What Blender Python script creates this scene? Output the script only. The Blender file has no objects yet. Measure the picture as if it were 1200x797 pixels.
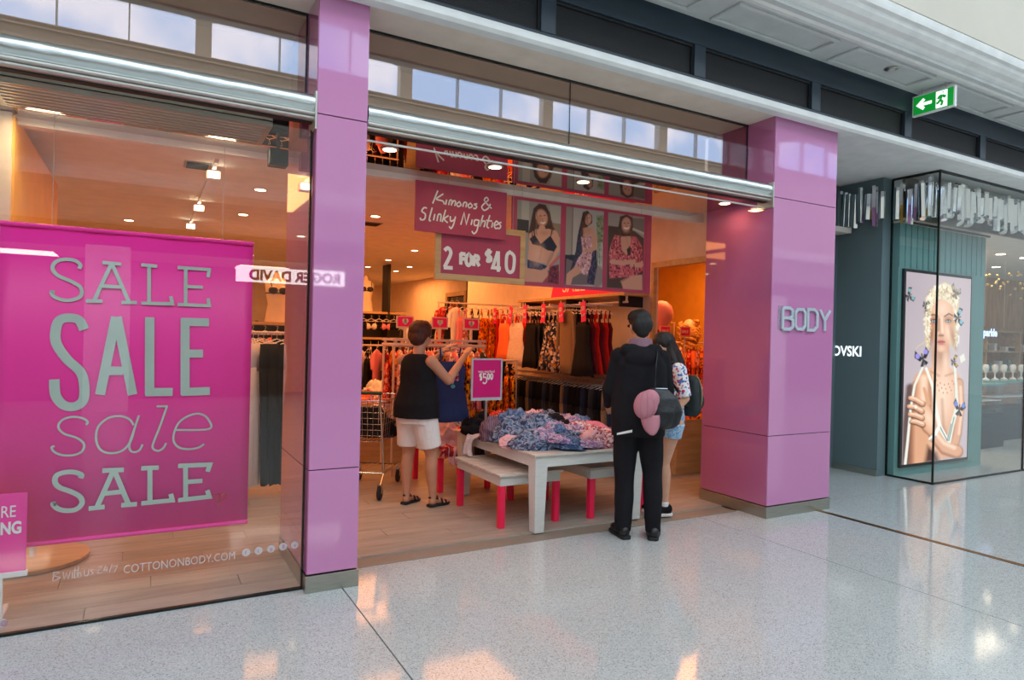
import bpy, bmesh, math, random
import numpy as np
from mathutils import Vector, Matrix, Euler, noise
R=math.radians; PI=math.pi
rng=random.Random(7)
SC=bpy.context.scene
COL=SC.collection
# ---------------------------------------------------------------- camera, world, exposure
cam_d=bpy.data.cameras.new('camera'); cam=bpy.data.objects.new('camera',cam_d); COL.objects.link(cam); SC.camera=cam
cam_d.sensor_width=36; cam_d.lens=774.4*36/1200; cam_d.clip_start=.05; cam_d.clip_end=200
yaw,pitch,roll=R(29.063),R(-.138),R(1.349)
fw=Vector((math.sin(yaw)*math.cos(pitch),math.cos(yaw)*math.cos(pitch),math.sin(pitch)))
rt=Vector((math.cos(yaw),-math.sin(yaw),0)); up=rt.cross(fw)
r2=rt*math.cos(roll)+up*math.sin(roll); u2=-rt*math.sin(roll)+up*math.cos(roll)
M=Matrix((r2,u2,-fw)).transposed().to_4x4(); M.translation=Vector((0,0,1.5)); cam.matrix_world=M
W=bpy.data.worlds.new('world'); SC.world=W; W.use_nodes=True
W.node_tree.nodes['Background'].inputs[0].default_value=(.84,.93,1,1); W.node_tree.nodes['Background'].inputs[1].default_value=.60
SC.view_settings.view_transform='Standard'; SC.view_settings.look='None'; SC.view_settings.exposure=.13; SC.view_settings.gamma=1
SKY=2.7       # clerestory window strength
ROOFL=3.5     # strength of the added roof light panel
WARM=(1,.36,.10)
def lamp(name,loc,power,color,size=.3,rot=(0,0,0),kind='AREA',parent=None,sy=None,spread=PI):
    l=bpy.data.lights.new(name,kind); l.energy=power; l.color=color
    if kind=='AREA':
        l.shape='RECTANGLE'; l.size=size; l.size_y=sy or size; l.spread=spread
    o=bpy.data.objects.new(name,l); COL.objects.link(o); o.location=loc; o.rotation_euler=rot
    if parent: o.parent=parent
    return o
# shop light, from the ceiling of the shop
for x,y,p in [(1.2,6.6,70),(3.3,7.2,85),(1.6,9.6,90),(3.8,10.6,100),(4.6,14.4,130),(1.2,13.5,110),(-2,9,90)]:
    lamp('ceiling_lamp',(x,y,2.82),p*.50,WARM,1.8,sy=1.8)
lamp('ceiling_lamp',(6.2,6.4,2.8),40,WARM,1.2)
lamp('ceiling_lamp',(10.5,6.0,2.95),60,(1,.80,.58),2.0)
lamp('ceiling_lamp',(9.6,8.5,2.95),60,(1,.72,.45),2.0)
# ---------------------------------------------------------------- helpers
def tag(o,label=None,cat=None,group=None,kind=None):
    if label: o['label']=label
    if cat: o['category']=cat
    if group: o['group']=group
    if kind: o['kind']=kind
    return o
def empty(name,loc=(0,0,0),rz=0):
    o=bpy.data.objects.new(name,None); COL.objects.link(o); o.location=loc; o.rotation_euler=(0,0,rz); o.empty_display_size=.1; return o
class MB:
    def __init__(s): s.v=[]; s.f=[]; s.m=[]; s.cur=0
    def add(s,vs,fs,M=None):
        b=len(s.v)
        s.v+= [tuple(M@Vector(v)) for v in vs] if M else [tuple(v) for v in vs]
        s.f+=[tuple(b+i for i in f) for f in fs]; s.m+=[s.cur]*len(fs)
        return s
    def box(s,x0,x1,y0,y1,z0,z1,M=None):
        return s.add([(x0,y0,z0),(x1,y0,z0),(x1,y1,z0),(x0,y1,z0),(x0,y0,z1),(x1,y0,z1),(x1,y1,z1),(x0,y1,z1)],
              [(0,3,2,1),(4,5,6,7),(0,1,5,4),(1,2,6,5),(2,3,7,6),(3,0,4,7)],M)
    def bar(s,p,q,w,d,upv=(0,0,1)):
        p=Vector(p);q=Vector(q);a=(q-p);L=a.length;a.normalize();u=Vector(upv)
        if abs(a.dot(u))>.99:u=Vector((0,1,0))
        b=a.cross(u).normalized();c=b.cross(a)
        vs=[p+b*(i*w/2)+c*(j*d/2)+a*(k*L) for k in(0,1) for (i,j) in((-1,-1),(1,-1),(1,1),(-1,1))]
        return s.add(vs,[(0,3,2,1),(4,5,6,7),(0,1,5,4),(1,2,6,5),(2,3,7,6),(3,0,4,7)])
    def tube(s,pts,r,n=8,closed=False,cap=True):
        pts=[Vector(p) for p in pts];m=len(pts);rr=r if isinstance(r,(list,tuple)) else [r]*m
        rings=[];prev=None
        for i,p in enumerate(pts):
            if closed:a=pts[(i+1)%m]-pts[i-1]
            else:a=pts[min(i+1,m-1)]-pts[max(i-1,0)]
            a.normalize()
            if prev is None:
                u=Vector((0,0,1)) if abs(a.z)<.9 else Vector((1,0,0)); b=a.cross(u).normalized()
            else:
                b=(prev-a*prev.dot(a)); b=b.normalized() if b.length>1e-6 else a.orthogonal().normalized()
            prev=b;c=a.cross(b)
            rings.append([p+(b*math.cos(t)+c*math.sin(t))*rr[i] for t in [2*PI*k/n for k in range(n)]])
        vs=[v for r_ in rings for v in r_];fs=[]
        for i in range(m if closed else m-1):
            j=(i+1)%m
            for k in range(n): fs.append((i*n+k,i*n+(k+1)%n,j*n+(k+1)%n,j*n+k))
        if cap and not closed: fs+= [tuple(range(n-1,-1,-1)),tuple((m-1)*n+k for k in range(n))]
        return s.add(vs,fs)
    def lathe(s,prof,n=20,M=None):
        vs=[];fs=[];m=len(prof)
        for (r,z) in prof:
            for k in range(n): t=2*PI*k/n; vs.append((r*math.cos(t),r*math.sin(t),z))
        for i in range(m-1):
            for k in range(n): fs.append((i*n+k,i*n+(k+1)%n,(i+1)*n+(k+1)%n,(i+1)*n+k))
        fs+=[tuple(range(n-1,-1,-1)),tuple((m-1)*n+k for k in range(n))]
        return s.add(vs,fs,M)
    def ell(s,c,r,M=None,n=16,h=10):
        vs=[];fs=[]
        R3=M if M else Matrix.Identity(3); c=Vector(c)
        for i in range(h+1):
            ph=PI*i/h
            for k in range(n):
                t=2*PI*k/n; vs.append(c+R3@Vector((r[0]*math.sin(ph)*math.cos(t),r[1]*math.sin(ph)*math.sin(t),-r[2]*math.cos(ph))))
        for i in range(h):
            for k in range(n): fs.append((i*n+k,i*n+(k+1)%n,(i+1)*n+(k+1)%n,(i+1)*n+k))
        return s.add(vs,fs)
    def extr(s,prof,x0,x1):   # profile of (y,z) extruded along x
        n=len(prof);vs=[(x0,y,z) for y,z in prof]+[(x1,y,z) for y,z in prof]
        fs=[(i,(i+1)%n,n+(i+1)%n,n+i) for i in range(n)]+[tuple(range(n-1,-1,-1)),tuple(range(n,2*n))]
        return s.add(vs,fs)
    def build(s,name,mats,parent=None,smooth=False,bevel=0,weld=False):
        me=bpy.data.meshes.new(name); me.from_pydata(s.v,[],s.f)
        if not isinstance(mats,(list,tuple)): mats=[mats]
        for m in mats: me.materials.append(m)
        if len(mats)>1: me.polygons.foreach_set('material_index',s.m)
        bm=bmesh.new(); bm.from_mesh(me)
        if weld: bmesh.ops.remove_doubles(bm,verts=bm.verts,dist=1e-5)
        bmesh.ops.recalc_face_normals(bm,faces=bm.faces)
        if smooth:
            for f in bm.faces:f.smooth=True
        bm.to_mesh(me); bm.free()
        o=bpy.data.objects.new(name,me); COL.objects.link(o)
        if parent: o.parent=parent
        if bevel:
            b=o.modifiers.new('bevel','BEVEL'); b.width=bevel; b.segments=2; b.limit_method='ANGLE'
        elif smooth:
            try: me.set_sharp_from_angle(angle=R(50))
            except Exception: pass
        return o
def bx(name,x0,x1,y0,y1,z0,z1,m,parent=None,bevel=0):
    return MB().box(x0,x1,y0,y1,z0,z1).build(name,m,parent,bevel=bevel)
def nth(n): return str(n)+('th' if 10<n%100<14 else {1:'st',2:'nd',3:'rd'}.get(n%10,'th'))
def struct(o): o['kind']='structure'; return o
def copy_tree(o,parent=None):
    c=o.copy(); COL.objects.link(c); c.parent=parent
    for ch in list(o.children): copy_tree(ch,c)
    return c
# ---------------------------------------------------------------- materials
def srgb(r,g,b):
    f=lambda c:(c/255/12.92) if c/255<=.04045 else ((c/255+.055)/1.055)**2.4
    return (f(r),f(g),f(b),1)
def base(name):
    m=bpy.data.materials.new(name); m.use_nodes=True; nt=m.node_tree; p=nt.nodes['Principled BSDF']; return m,nt,p
def N(nt,t,**k):
    n=nt.nodes.new(t)
    for a,b in k.items():
        if a in n.inputs.keys() if isinstance(a,str) else False: n.inputs[a].default_value=b
        else: setattr(n,a,b)
    return n
def coords(nt,scale=(1,1,1)):
    tc=N(nt,'ShaderNodeTexCoord'); mp=N(nt,'ShaderNodeMapping'); mp.inputs['Scale'].default_value=scale
    nt.links.new(tc.outputs['Object'],mp.inputs[0]); return mp.outputs[0]
def mat(name,c,rough=.5,metal=0,spec=.5,var=.06,vs=6,bump=0,bs=40,coat=0,emis=None,es=0,stretch=(1,1,1),sheen=0):
    m,nt,p=base(name); c=c if len(c)==4 else (*c,1)
    p.inputs['Roughness'].default_value=rough; p.inputs['Metallic'].default_value=metal; p.inputs['Specular IOR Level'].default_value=spec
    p.inputs['Coat Weight'].default_value=coat
    if sheen: p.inputs['Sheen Weight'].default_value=sheen
    co=coords(nt,stretch)
    nz=N(nt,'ShaderNodeTexNoise'); nz.inputs['Scale'].default_value=vs; nz.inputs['Detail'].default_value=4; nt.links.new(co,nz.inputs['Vector'])
    rp=N(nt,'ShaderNodeValToRGB'); rp.color_ramp.elements[0].position=.3; rp.color_ramp.elements[1].position=.7
    rp.color_ramp.elements[0].color=tuple(max(0,x*(1-var)) for x in c[:3])+(1,); rp.color_ramp.elements[1].color=tuple(min(1,x*(1+var)) for x in c[:3])+(1,)
    nt.links.new(nz.outputs['Fac'],rp.inputs[0]); nt.links.new(rp.outputs[0],p.inputs['Base Color'])
    if bump:
        n2=N(nt,'ShaderNodeTexNoise'); n2.inputs['Scale'].default_value=bs; nt.links.new(co,n2.inputs['Vector'])
        b=N(nt,'ShaderNodeBump'); b.inputs['Strength'].default_value=bump; b.inputs['Distance'].default_value=.01; nt.links.new(n2.outputs['Fac'],b.inputs['Height']); nt.links.new(b.outputs[0],p.inputs['Normal'])
    if emis: p.inputs['Emission Color'].default_value=(*emis[:3],1); p.inputs['Emission Strength'].default_value=es
    return m
def emit(name,c,s):
    m=bpy.data.materials.new(name); m.use_nodes=True; nt=m.node_tree; nt.nodes.clear()
    e=N(nt,'ShaderNodeEmission'); e.inputs[0].default_value=(*c[:3],1); e.inputs[1].default_value=s; o=N(nt,'ShaderNodeOutputMaterial'); nt.links.new(e.outputs[0],o.inputs[0]); return m
def fabric(name,cols,scale=30,kind='voronoi',rough=.85):
    m,nt,p=base(name); p.inputs['Roughness'].default_value=rough; p.inputs['Specular IOR Level'].default_value=.15
    co=coords(nt); rp=N(nt,'ShaderNodeValToRGB'); e=rp.color_ramp.elements; n=len(cols)
    rp.color_ramp.interpolation='CONSTANT' if n>2 else 'LINEAR'
    while len(e)<n: e.new(.5)
    if kind=='voronoi':
        t=N(nt,'ShaderNodeTexVoronoi'); t.inputs['Scale'].default_value=scale; nt.links.new(co,t.inputs['Vector'])
        s=N(nt,'ShaderNodeSeparateColor'); nt.links.new(t.outputs['Color'],s.inputs[0]); out=s.outputs[0]
        for i in range(n): e[i].position=i/n; e[i].color=cols[i]
    elif kind=='noise':
        t=N(nt,'ShaderNodeTexNoise'); t.inputs['Scale'].default_value=scale; t.inputs['Detail'].default_value=1; t.inputs['Distortion'].default_value=1.2; nt.links.new(co,t.inputs['Vector']); out=t.outputs['Fac']
        for i in range(n): e[i].position=0 if i==0 else .34+.32*i/n; e[i].color=cols[i]
    else:
        t=N(nt,'ShaderNodeTexWave'); t.inputs['Scale'].default_value=scale; t.inputs['Distortion'].default_value=1.5; nt.links.new(co,t.inputs['Vector']); out=t.outputs['Fac']
        for i in range(n): e[i].position=i/n; e[i].color=cols[i]
    nt.links.new(out,rp.inputs[0]); nt.links.new(rp.outputs[0],p.inputs['Base Color']); return m
def glass(name,tint=(.93,.96,.95),boost=1.0,base_r=.045,gt=(1,1,1)):
    m=bpy.data.materials.new(name); m.use_nodes=True; nt=m.node_tree; nt.nodes.clear()
    lw=N(nt,'ShaderNodeLayerWeight'); lw.inputs[0].default_value=.5
    pw=N(nt,'ShaderNodeMath',operation='POWER'); pw.inputs[1].default_value=5; nt.links.new(lw.outputs['Facing'],pw.inputs[0])
    ma=N(nt,'ShaderNodeMath',operation='MULTIPLY_ADD'); ma.inputs[1].default_value=.95*boost; ma.inputs[2].default_value=base_r*boost; nt.links.new(pw.outputs[0],ma.inputs[0]); ma.use_clamp=True
    t=N(nt,'ShaderNodeBsdfTransparent'); t.inputs[0].default_value=(*tint,1)
    g=N(nt,'ShaderNodeBsdfGlossy'); g.inputs['Roughness'].default_value=0.0; g.inputs[0].default_value=(*gt,1)
    mx=N(nt,'ShaderNodeMixShader'); nt.links.new(ma.outputs[0],mx.inputs[0]); nt.links.new(t.outputs[0],mx.inputs[1]); nt.links.new(g.outputs[0],mx.inputs[2])
    o=N(nt,'ShaderNodeOutputMaterial'); nt.links.new(mx.outputs[0],o.inputs[0]); return m
def terrazzo():
    m,nt,p=base('terrazzo'); p.inputs['Roughness'].default_value=.13; p.inputs['Specular IOR Level'].default_value=.36
    tc=N(nt,'ShaderNodeNewGeometry'); v=N(nt,'ShaderNodeTexVoronoi'); v.inputs['Scale'].default_value=210; nt.links.new(tc.outputs['Position'],v.inputs['Vector'])
    s=N(nt,'ShaderNodeSeparateColor'); nt.links.new(v.outputs['Color'],s.inputs[0])
    rp=N(nt,'ShaderNodeValToRGB'); rp.color_ramp.interpolation='CONSTANT'; e=rp.color_ramp.elements
    for i,(q,c) in enumerate([(0,srgb(150,154,154)),(.09,srgb(182,188,188)),(.3,srgb(192,198,198)),(.8,srgb(206,211,210)),(.96,srgb(168,162,154))]):
        if i>=2:e.new(q)
        e[i].position=q;e[i].color=c
    nt.links.new(s.outputs[0],rp.inputs[0])
    nz=N(nt,'ShaderNodeTexNoise'); nz.inputs['Scale'].default_value=.6; nt.links.new(tc.outputs['Position'],nz.inputs['Vector'])
    mx=N(nt,'ShaderNodeMix',data_type='RGBA',blend_type='MULTIPLY'); mx.inputs[0].default_value=.12; nt.links.new(rp.outputs[0],mx.inputs[6]); nt.links.new(nz.outputs['Fac'],mx.inputs[7]); nt.links.new(mx.outputs[2],p.inputs['Base Color'])
    mr=N(nt,'ShaderNodeMapRange'); mr.inputs[3].default_value=.05; mr.inputs[4].default_value=.11; nt.links.new(nz.outputs['Fac'],mr.inputs[0]); nt.links.new(mr.outputs[0],p.inputs['Roughness'])
    return m
def wood(name,c1,c2,rough=.4,sc=(2,14,14)):
    m,nt,p=base(name); p.inputs['Roughness'].default_value=rough
    co=coords(nt,sc); oi=N(nt,'ShaderNodeObjectInfo')
    ad=N(nt,'ShaderNodeVectorMath',operation='ADD'); nt.links.new(co,ad.inputs[0])
    cx=N(nt,'ShaderNodeMath',operation='MULTIPLY'); cx.inputs[1].default_value=50; nt.links.new(oi.outputs['Random'],cx.inputs[0]); nt.links.new(cx.outputs[0],ad.inputs[1])
    nz=N(nt,'ShaderNodeTexNoise'); nz.inputs['Scale'].default_value=1.5; nz.inputs['Detail'].default_value=6; nt.links.new(ad.outputs[0],nz.inputs['Vector'])
    rp=N(nt,'ShaderNodeValToRGB'); rp.color_ramp.elements[0].position=.3; rp.color_ramp.elements[1].position=.7; rp.color_ramp.elements[0].color=c1; rp.color_ramp.elements[1].color=c2
    nt.links.new(nz.outputs['Fac'],rp.inputs[0])
    hv=N(nt,'ShaderNodeHueSaturation'); mr=N(nt,'ShaderNodeMapRange'); mr.inputs[3].default_value=.88; mr.inputs[4].default_value=1.08
    nt.links.new(oi.outputs['Random'],mr.inputs[0]); nt.links.new(mr.outputs[0],hv.inputs['Value']); nt.links.new(rp.outputs[0],hv.inputs['Color']); nt.links.new(hv.outputs[0],p.inputs['Base Color'])
    return m
m_ter=terrazzo()
m_joint=mat('joint',srgb(140,128,115),.5)
m_bronze=mat('bronze',srgb(165,125,80),.35,1)
m_dark=mat('dark_gap',srgb(28,28,30),.6)
m_plank=wood('pale_oak',srgb(164,152,138),srgb(190,178,164),.3)
m_oak=wood('oak',srgb(190,150,100),srgb(214,176,124),.45)
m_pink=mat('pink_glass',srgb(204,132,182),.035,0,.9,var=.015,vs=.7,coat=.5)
m_pink_shaded=mat('pink_glass_shaded',srgb(184,102,146),.035,0,.9,var=.015,vs=.7,coat=.5)  # darker copy of the pink glass, shade of the pillar sides put in the colour
m_steel=mat('brushed_steel',srgb(178,178,168),.28,1,var=.12,vs=9,bump=.1,bs=8,stretch=(1,1,30))
m_chrome=mat('polished_aluminium',srgb(208,216,216),.27,1,var=.04,vs=2,bump=1.0,bs=2.2,stretch=(2,3,3))
m_alu=mat('anodised_aluminium',srgb(205,203,195),.35,.8)
m_white=mat('white_plaster',srgb(240,241,238),.6)
m_cream=mat('cream_plaster',srgb(212,205,190),.7,vs=1.5,var=.03)
m_grey=mat('grey_plaster',srgb(208,211,209),.7)
m_navy=mat('navy_paint',srgb(36,52,64),.4)
m_mesh=mat('black_mesh',srgb(26,27,30),.55,bump=.5,bs=180)
m_shopwall=mat('shop_wall_paint',srgb(242,220,196),.7)
m_shopceil=mat('shop_ceiling_paint',srgb(240,232,220),.7)
m_mustard=mat('mustard_paint',srgb(236,180,70),.55)
m_mirror=mat('mirror_soffit',srgb(205,190,180),.01,1,var=.0)
m_mirr=mat('mirror',srgb(235,235,232),.0,1,var=.0)
m_glass=glass('clear_glass',(.96,.97,.965),base_r=.045)
m_tglass=glass('tinted_glass',(.88,.76,.69),1.0,.26,(1,.90,.83))
m_edge=mat('glass_edge',srgb(14,20,20),.2)
m_hot=mat('hot_pink_print',srgb(255,44,164),.45,var=.02,vs=2)
m_hot2=mat('pink_board',srgb(240,20,110),.5,var=.02)
m_rose=mat('rose_print',srgb(176,62,92),.5,var=.08,vs=5)
m_mint=mat('pale_grey_green_print',srgb(182,200,190),.5)
m_whitep=mat('white_print',srgb(240,238,235),.5)
m_redp=mat('red_ink',srgb(200,20,60),.5)
m_silver=mat('silver_letters',srgb(200,214,222),.3,.3)
m_tabw=mat('white_table_paint',srgb(214,214,208),.45,var=.05,vs=9,stretch=(1,6,6))
m_tabt=wood('whitewashed_top',srgb(190,180,168),srgb(222,216,206),.5)
m_coral=mat('neon_coral_paint',srgb(255,30,84),.4)
m_blackp=mat('black_plastic',srgb(22,22,24),.4)
m_rubber=mat('black_rubber',srgb(30,30,30),.7)
m_chr=mat('chrome_wire',srgb(200,200,200),.2,1)
m_teal=mat('teal_grey_paint',srgb(104,126,130),.5,var=.03,vs=1)
m_tealp=mat('pale_teal_panel',srgb(112,160,158),.45,var=.05,vs=1,stretch=(14,1,.4))
m_wire=mat('white_rail',srgb(226,206,198),.4)
m_hang=mat('clear_hanger',srgb(240,232,226),.3)
m_crys=mat('crystal_steel',srgb(225,230,234),.05,1,var=.02)
m_led=emit('warm_lamp_lens',(1,.72,.4),9)
m_ledw=emit('cool_lamp_lens',(1,.86,.62),16)
# ---------------------------------------------------------------- lettering
def cat(pts,k=6):
    out=[];n=len(pts);P=[Vector(p) for p in pts]
    for i in range(n-1):
        a,b,c,d=P[max(i-1,0)],P[i],P[i+1],P[min(i+2,n-1)]
        for j in range(k):
            t=j/k; out.append(.5*((2*b)+(c-a)*t+(2*a-5*b+4*c-d)*t*t+(3*b-a-3*c+d)*t**3))
    out.append(P[-1]); return out
def ribbon(mb,pts,w,y,k=0,f=None):
    P=[Vector(p) for p in pts];n=len(P);L=[];Rr=[]
    closed=(P[0]-P[-1]).length<1e-4 and n>3
    for i in range(n):
        if closed and i in (0,n-1): a=(P[1]-P[0]).normalized(); b=(P[-1]-P[-2]).normalized()
        else: a=(P[min(i+1,n-1)]-P[min(i,n-2)]).normalized(); b=(P[max(i,1)]-P[max(i-1,0)]).normalized()
        t=(a+b); t=t.normalized() if t.length>1e-6 else a
        nn=Vector((-t.y,t.x)); c=max(.45,nn.dot(Vector((-a.y,a.x))))
        L.append(P[i]+nn*w/2/c); Rr.append(P[i]-nn*w/2/c)
    f=f or (lambda x,z,d:(x,y+d,z))
    vs=[f(p.x,p.y,-.0004*k-.001) for p in L]+[f(p.x,p.y,-.0004*k-.001) for p in Rr]
    mb.add(vs,[(i,i+1,n+i+1,n+i) for i in range(n-1)])
def strokes(name,data,y,m,parent,f=None,x0=0,z0=0,s=1,wmul=1):
    w,ss=data; mb=MB()
    for k,(sm,pts) in enumerate(ss):
        q=[(x0+p[0]*s,z0+p[1]*s) for p in pts]
        ribbon(mb,cat(q) if sm else q,w*s*wmul,y,k%5,f)
    return mb.build(name,m,parent)
_tc={}
def text(name,body,size,m,parent,Mx,sx=1,align='LEFT',ext=.0015,bold=0):
    cu=bpy.data.curves.new('tmp','FONT'); cu.body=body; cu.size=size; cu.extrude=ext; cu.align_x=align; cu.offset=bold; cu.resolution_u=3
    o=bpy.data.objects.new('tmp',cu); COL.objects.link(o); bpy.context.view_layer.update()
    dg=bpy.context.evaluated_depsgraph_get(); me=bpy.data.meshes.new_from_object(o.evaluated_get(dg)); bpy.data.objects.remove(o)
    me.transform(Matrix.Diagonal((sx,1,1,1))); me.transform(Mx); me.materials.clear(); me.materials.append(m)
    me.name=name; q=bpy.data.objects.new(name,me); COL.objects.link(q)
    if parent: q.parent=parent
    return q
def Mface(x,y,z,az=-90):
    # text plane whose normal points along azimuth az (deg); -90 = toward -Y (the mall)
    return Matrix.Translation((x,y,z))@Matrix.Rotation(R(az+90),4,'Z')@Matrix.Rotation(R(90),4,'X')
# simple heart
def heart(cx,cz,s): return [(1,[(cx,cz-s),(cx-s*.9,cz),(cx-s*.8,cz+s*.7),(cx-s*.25,cz+s*.75),(cx,cz+s*.35),(cx+s*.25,cz+s*.75),(cx+s*.8,cz+s*.7),(cx+s*.9,cz),(cx,cz-s)])]
SALE1 = (0.019,[(1,[(-0.323,1.827),(-0.318,1.851),(-0.346,1.872),(-0.389,1.874),(-0.431,1.856),(-0.443,1.818),(-0.418,1.783),(-0.355,1.754),(-0.314,1.724),(-0.314,1.676),(-0.357,1.653),(-0.4,1.653),(-0.435,1.67),(-0.446,1.691),(-0.432,1.692)]),(0,[(-0.172,1.864),(-0.25,1.656)]),(0,[(-0.168,1.864),(-0.082,1.656)]),(0,[(-0.215,1.87),(-0.124,1.868)]),(0,[(-0.211,1.739),(-0.123,1.738)]),(0,[(-0.288,1.652),(-0.211,1.654)]),(0,[(-0.12,1.651),(-0.043,1.654)]),(0,[(0.014,1.872),(0.018,1.654)]),(0,[(-0.026,1.871),(0.055,1.869)]),(0,[(-0.021,1.652),(0.137,1.655),(0.128,1.699)]),(0,[(0.203,1.872),(0.207,1.653)]),(0,[(0.161,1.87),(0.33,1.869),(0.324,1.822)]),(0,[(0.205,1.761),(0.297,1.761)]),(0,[(0.166,1.653),(0.334,1.653),(0.327,1.697)])])
SALE2 = (0.048,[(1,[(-0.293,1.493),(-0.318,1.544),(-0.363,1.556),(-0.406,1.541),(-0.423,1.489),(-0.419,1.415),(-0.371,1.331),(-0.307,1.26),(-0.288,1.189),(-0.288,1.113),(-0.31,1.078),(-0.347,1.067),(-0.386,1.083),(-0.418,1.135),(-0.425,1.219)]),(0,[(-0.144,1.569),(-0.212,1.131)]),(0,[(-0.14,1.569),(-0.054,1.127)]),(0,[(-0.177,1.265),(-0.103,1.264)]),(0,[(0.023,1.573),(0.031,1.126)]),(0,[(0.01,1.141),(0.149,1.14)]),(0,[(0.206,1.575),(0.215,1.122)]),(0,[(0.187,1.552),(0.335,1.553)]),(0,[(0.213,1.365),(0.306,1.366)]),(0,[(0.196,1.139),(0.348,1.142)])])
SALE3 = (0.011,[(1,[(-0.275,0.966),(-0.268,0.981),(-0.29,1.002),(-0.338,1.012),(-0.384,0.997),(-0.402,0.96),(-0.375,0.921),(-0.316,0.895),(-0.283,0.86),(-0.291,0.82),(-0.33,0.801),(-0.381,0.804),(-0.418,0.825),(-0.43,0.849),(-0.417,0.856)]),(1,[(-0.046,0.954),(-0.068,0.989),(-0.115,1.008),(-0.172,0.998),(-0.217,0.952),(-0.226,0.885),(-0.206,0.826),(-0.16,0.801),(-0.102,0.81),(-0.061,0.857),(-0.041,0.934)]),(1,[(-0.02,1.009),(-0.041,0.934),(-0.063,0.852),(-0.06,0.813),(-0.039,0.799),(-0.013,0.81),(0.001,0.841)]),(0,[(0.068,1.058),(0.124,1.057)]),(1,[(0.121,1.057),(0.088,0.943),(0.055,0.845),(0.056,0.813),(0.082,0.799),(0.108,0.815),(0.121,0.842)]),(1,[(0.169,0.916),(0.348,0.914),(0.342,0.973),(0.299,1.006),(0.244,1.0),(0.19,0.964),(0.163,0.905),(0.161,0.849),(0.193,0.81),(0.248,0.799),(0.294,0.806),(0.323,0.825)])])
SALE4 = (0.026,[(1,[(-0.296,0.671),(-0.292,0.689),(-0.324,0.706),(-0.367,0.709),(-0.406,0.694),(-0.411,0.657),(-0.389,0.627),(-0.334,0.598),(-0.294,0.566),(-0.287,0.527),(-0.316,0.499),(-0.364,0.499),(-0.399,0.515),(-0.417,0.539),(-0.407,0.54)]),(0,[(-0.14,0.701),(-0.216,0.499)]),(0,[(-0.135,0.701),(-0.061,0.5)]),(0,[(-0.193,0.705),(-0.089,0.702)]),(0,[(-0.185,0.575),(-0.098,0.578)]),(0,[(-0.254,0.498),(-0.178,0.5)]),(0,[(-0.098,0.501),(-0.02,0.5)]),(0,[(0.041,0.702),(0.045,0.501)]),(0,[(-0.003,0.704),(0.086,0.701)]),(0,[(0.001,0.502),(0.16,0.504),(0.151,0.543)]),(0,[(0.226,0.701),(0.23,0.504)]),(0,[(0.186,0.704),(0.357,0.699),(0.345,0.657)]),(0,[(0.228,0.605),(0.318,0.605)]),(0,[(0.19,0.501),(0.358,0.506),(0.346,0.546)])])
HEART1 = (0.008,[(1,[(0.406,0.452),(0.394,0.495),(0.394,0.516),(0.411,0.514),(0.418,0.492),(0.432,0.517),(0.451,0.515),(0.44,0.485),(0.406,0.452)])])
KIMONO = (0.0125,[(0,[(1.984,2.645),(1.943,2.538)]),(1,[(2.031,2.624),(1.973,2.577),(2.027,2.567),(2.041,2.543)]),(0,[(2.06,2.583),(2.052,2.541)]),(1,[(2.078,2.541),(2.088,2.58),(2.106,2.578),(2.1,2.54)]),(1,[(2.1,2.55),(2.121,2.58),(2.136,2.575),(2.13,2.54)]),(1,[(2.17,2.579),(2.148,2.559),(2.16,2.54),(2.185,2.557),(2.17,2.579)]),(1,[(2.201,2.542),(2.211,2.577),(2.234,2.577),(2.227,2.541)]),(1,[(2.268,2.579),(2.248,2.561),(2.258,2.541),(2.284,2.558),(2.268,2.579)]),(1,[(2.328,2.581),(2.303,2.574),(2.323,2.559),(2.312,2.541),(2.292,2.542)]),(1,[(2.46,2.558),(2.415,2.591),(2.391,2.62),(2.41,2.643),(2.426,2.624),(2.392,2.592),(2.369,2.561),(2.393,2.536),(2.432,2.562),(2.447,2.595)]),(1,[(1.897,2.496),(1.872,2.497),(1.855,2.468),(1.884,2.448),(1.878,2.41),(1.85,2.401),(1.842,2.417)]),(1,[(1.94,2.506),(1.917,2.411),(1.932,2.403)]),(0,[(1.963,2.458),(1.953,2.408)]),(1,[(1.982,2.405),(1.992,2.456),(2.014,2.456),(2.011,2.404)]),(0,[(2.053,2.502),(2.026,2.403)]),(1,[(2.08,2.459),(2.044,2.428),(2.074,2.401)]),(1,[(2.095,2.456),(2.099,2.417),(2.132,2.434),(2.139,2.459)]),(1,[(2.139,2.459),(2.126,2.4),(2.104,2.36),(2.086,2.375)]),(0,[(2.186,2.397),(2.213,2.495),(2.235,2.407),(2.259,2.493)]),(0,[(2.287,2.451),(2.277,2.405)]),(1,[(2.345,2.45),(2.31,2.447),(2.307,2.408),(2.338,2.411),(2.349,2.454)]),(1,[(2.349,2.454),(2.332,2.369),(2.305,2.338),(2.286,2.357)]),(1,[(2.383,2.496),(2.358,2.406),(2.38,2.447),(2.404,2.443),(2.393,2.399)]),(1,[(2.445,2.503),(2.42,2.413),(2.44,2.397)]),(0,[(2.411,2.457),(2.466,2.456)]),(0,[(2.474,2.447),(2.464,2.403)]),(1,[(2.491,2.424),(2.526,2.441),(2.506,2.46),(2.487,2.427),(2.5,2.4),(2.523,2.406)]),(1,[(2.554,2.455),(2.53,2.445),(2.547,2.426),(2.536,2.403),(2.515,2.405)])])
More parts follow.
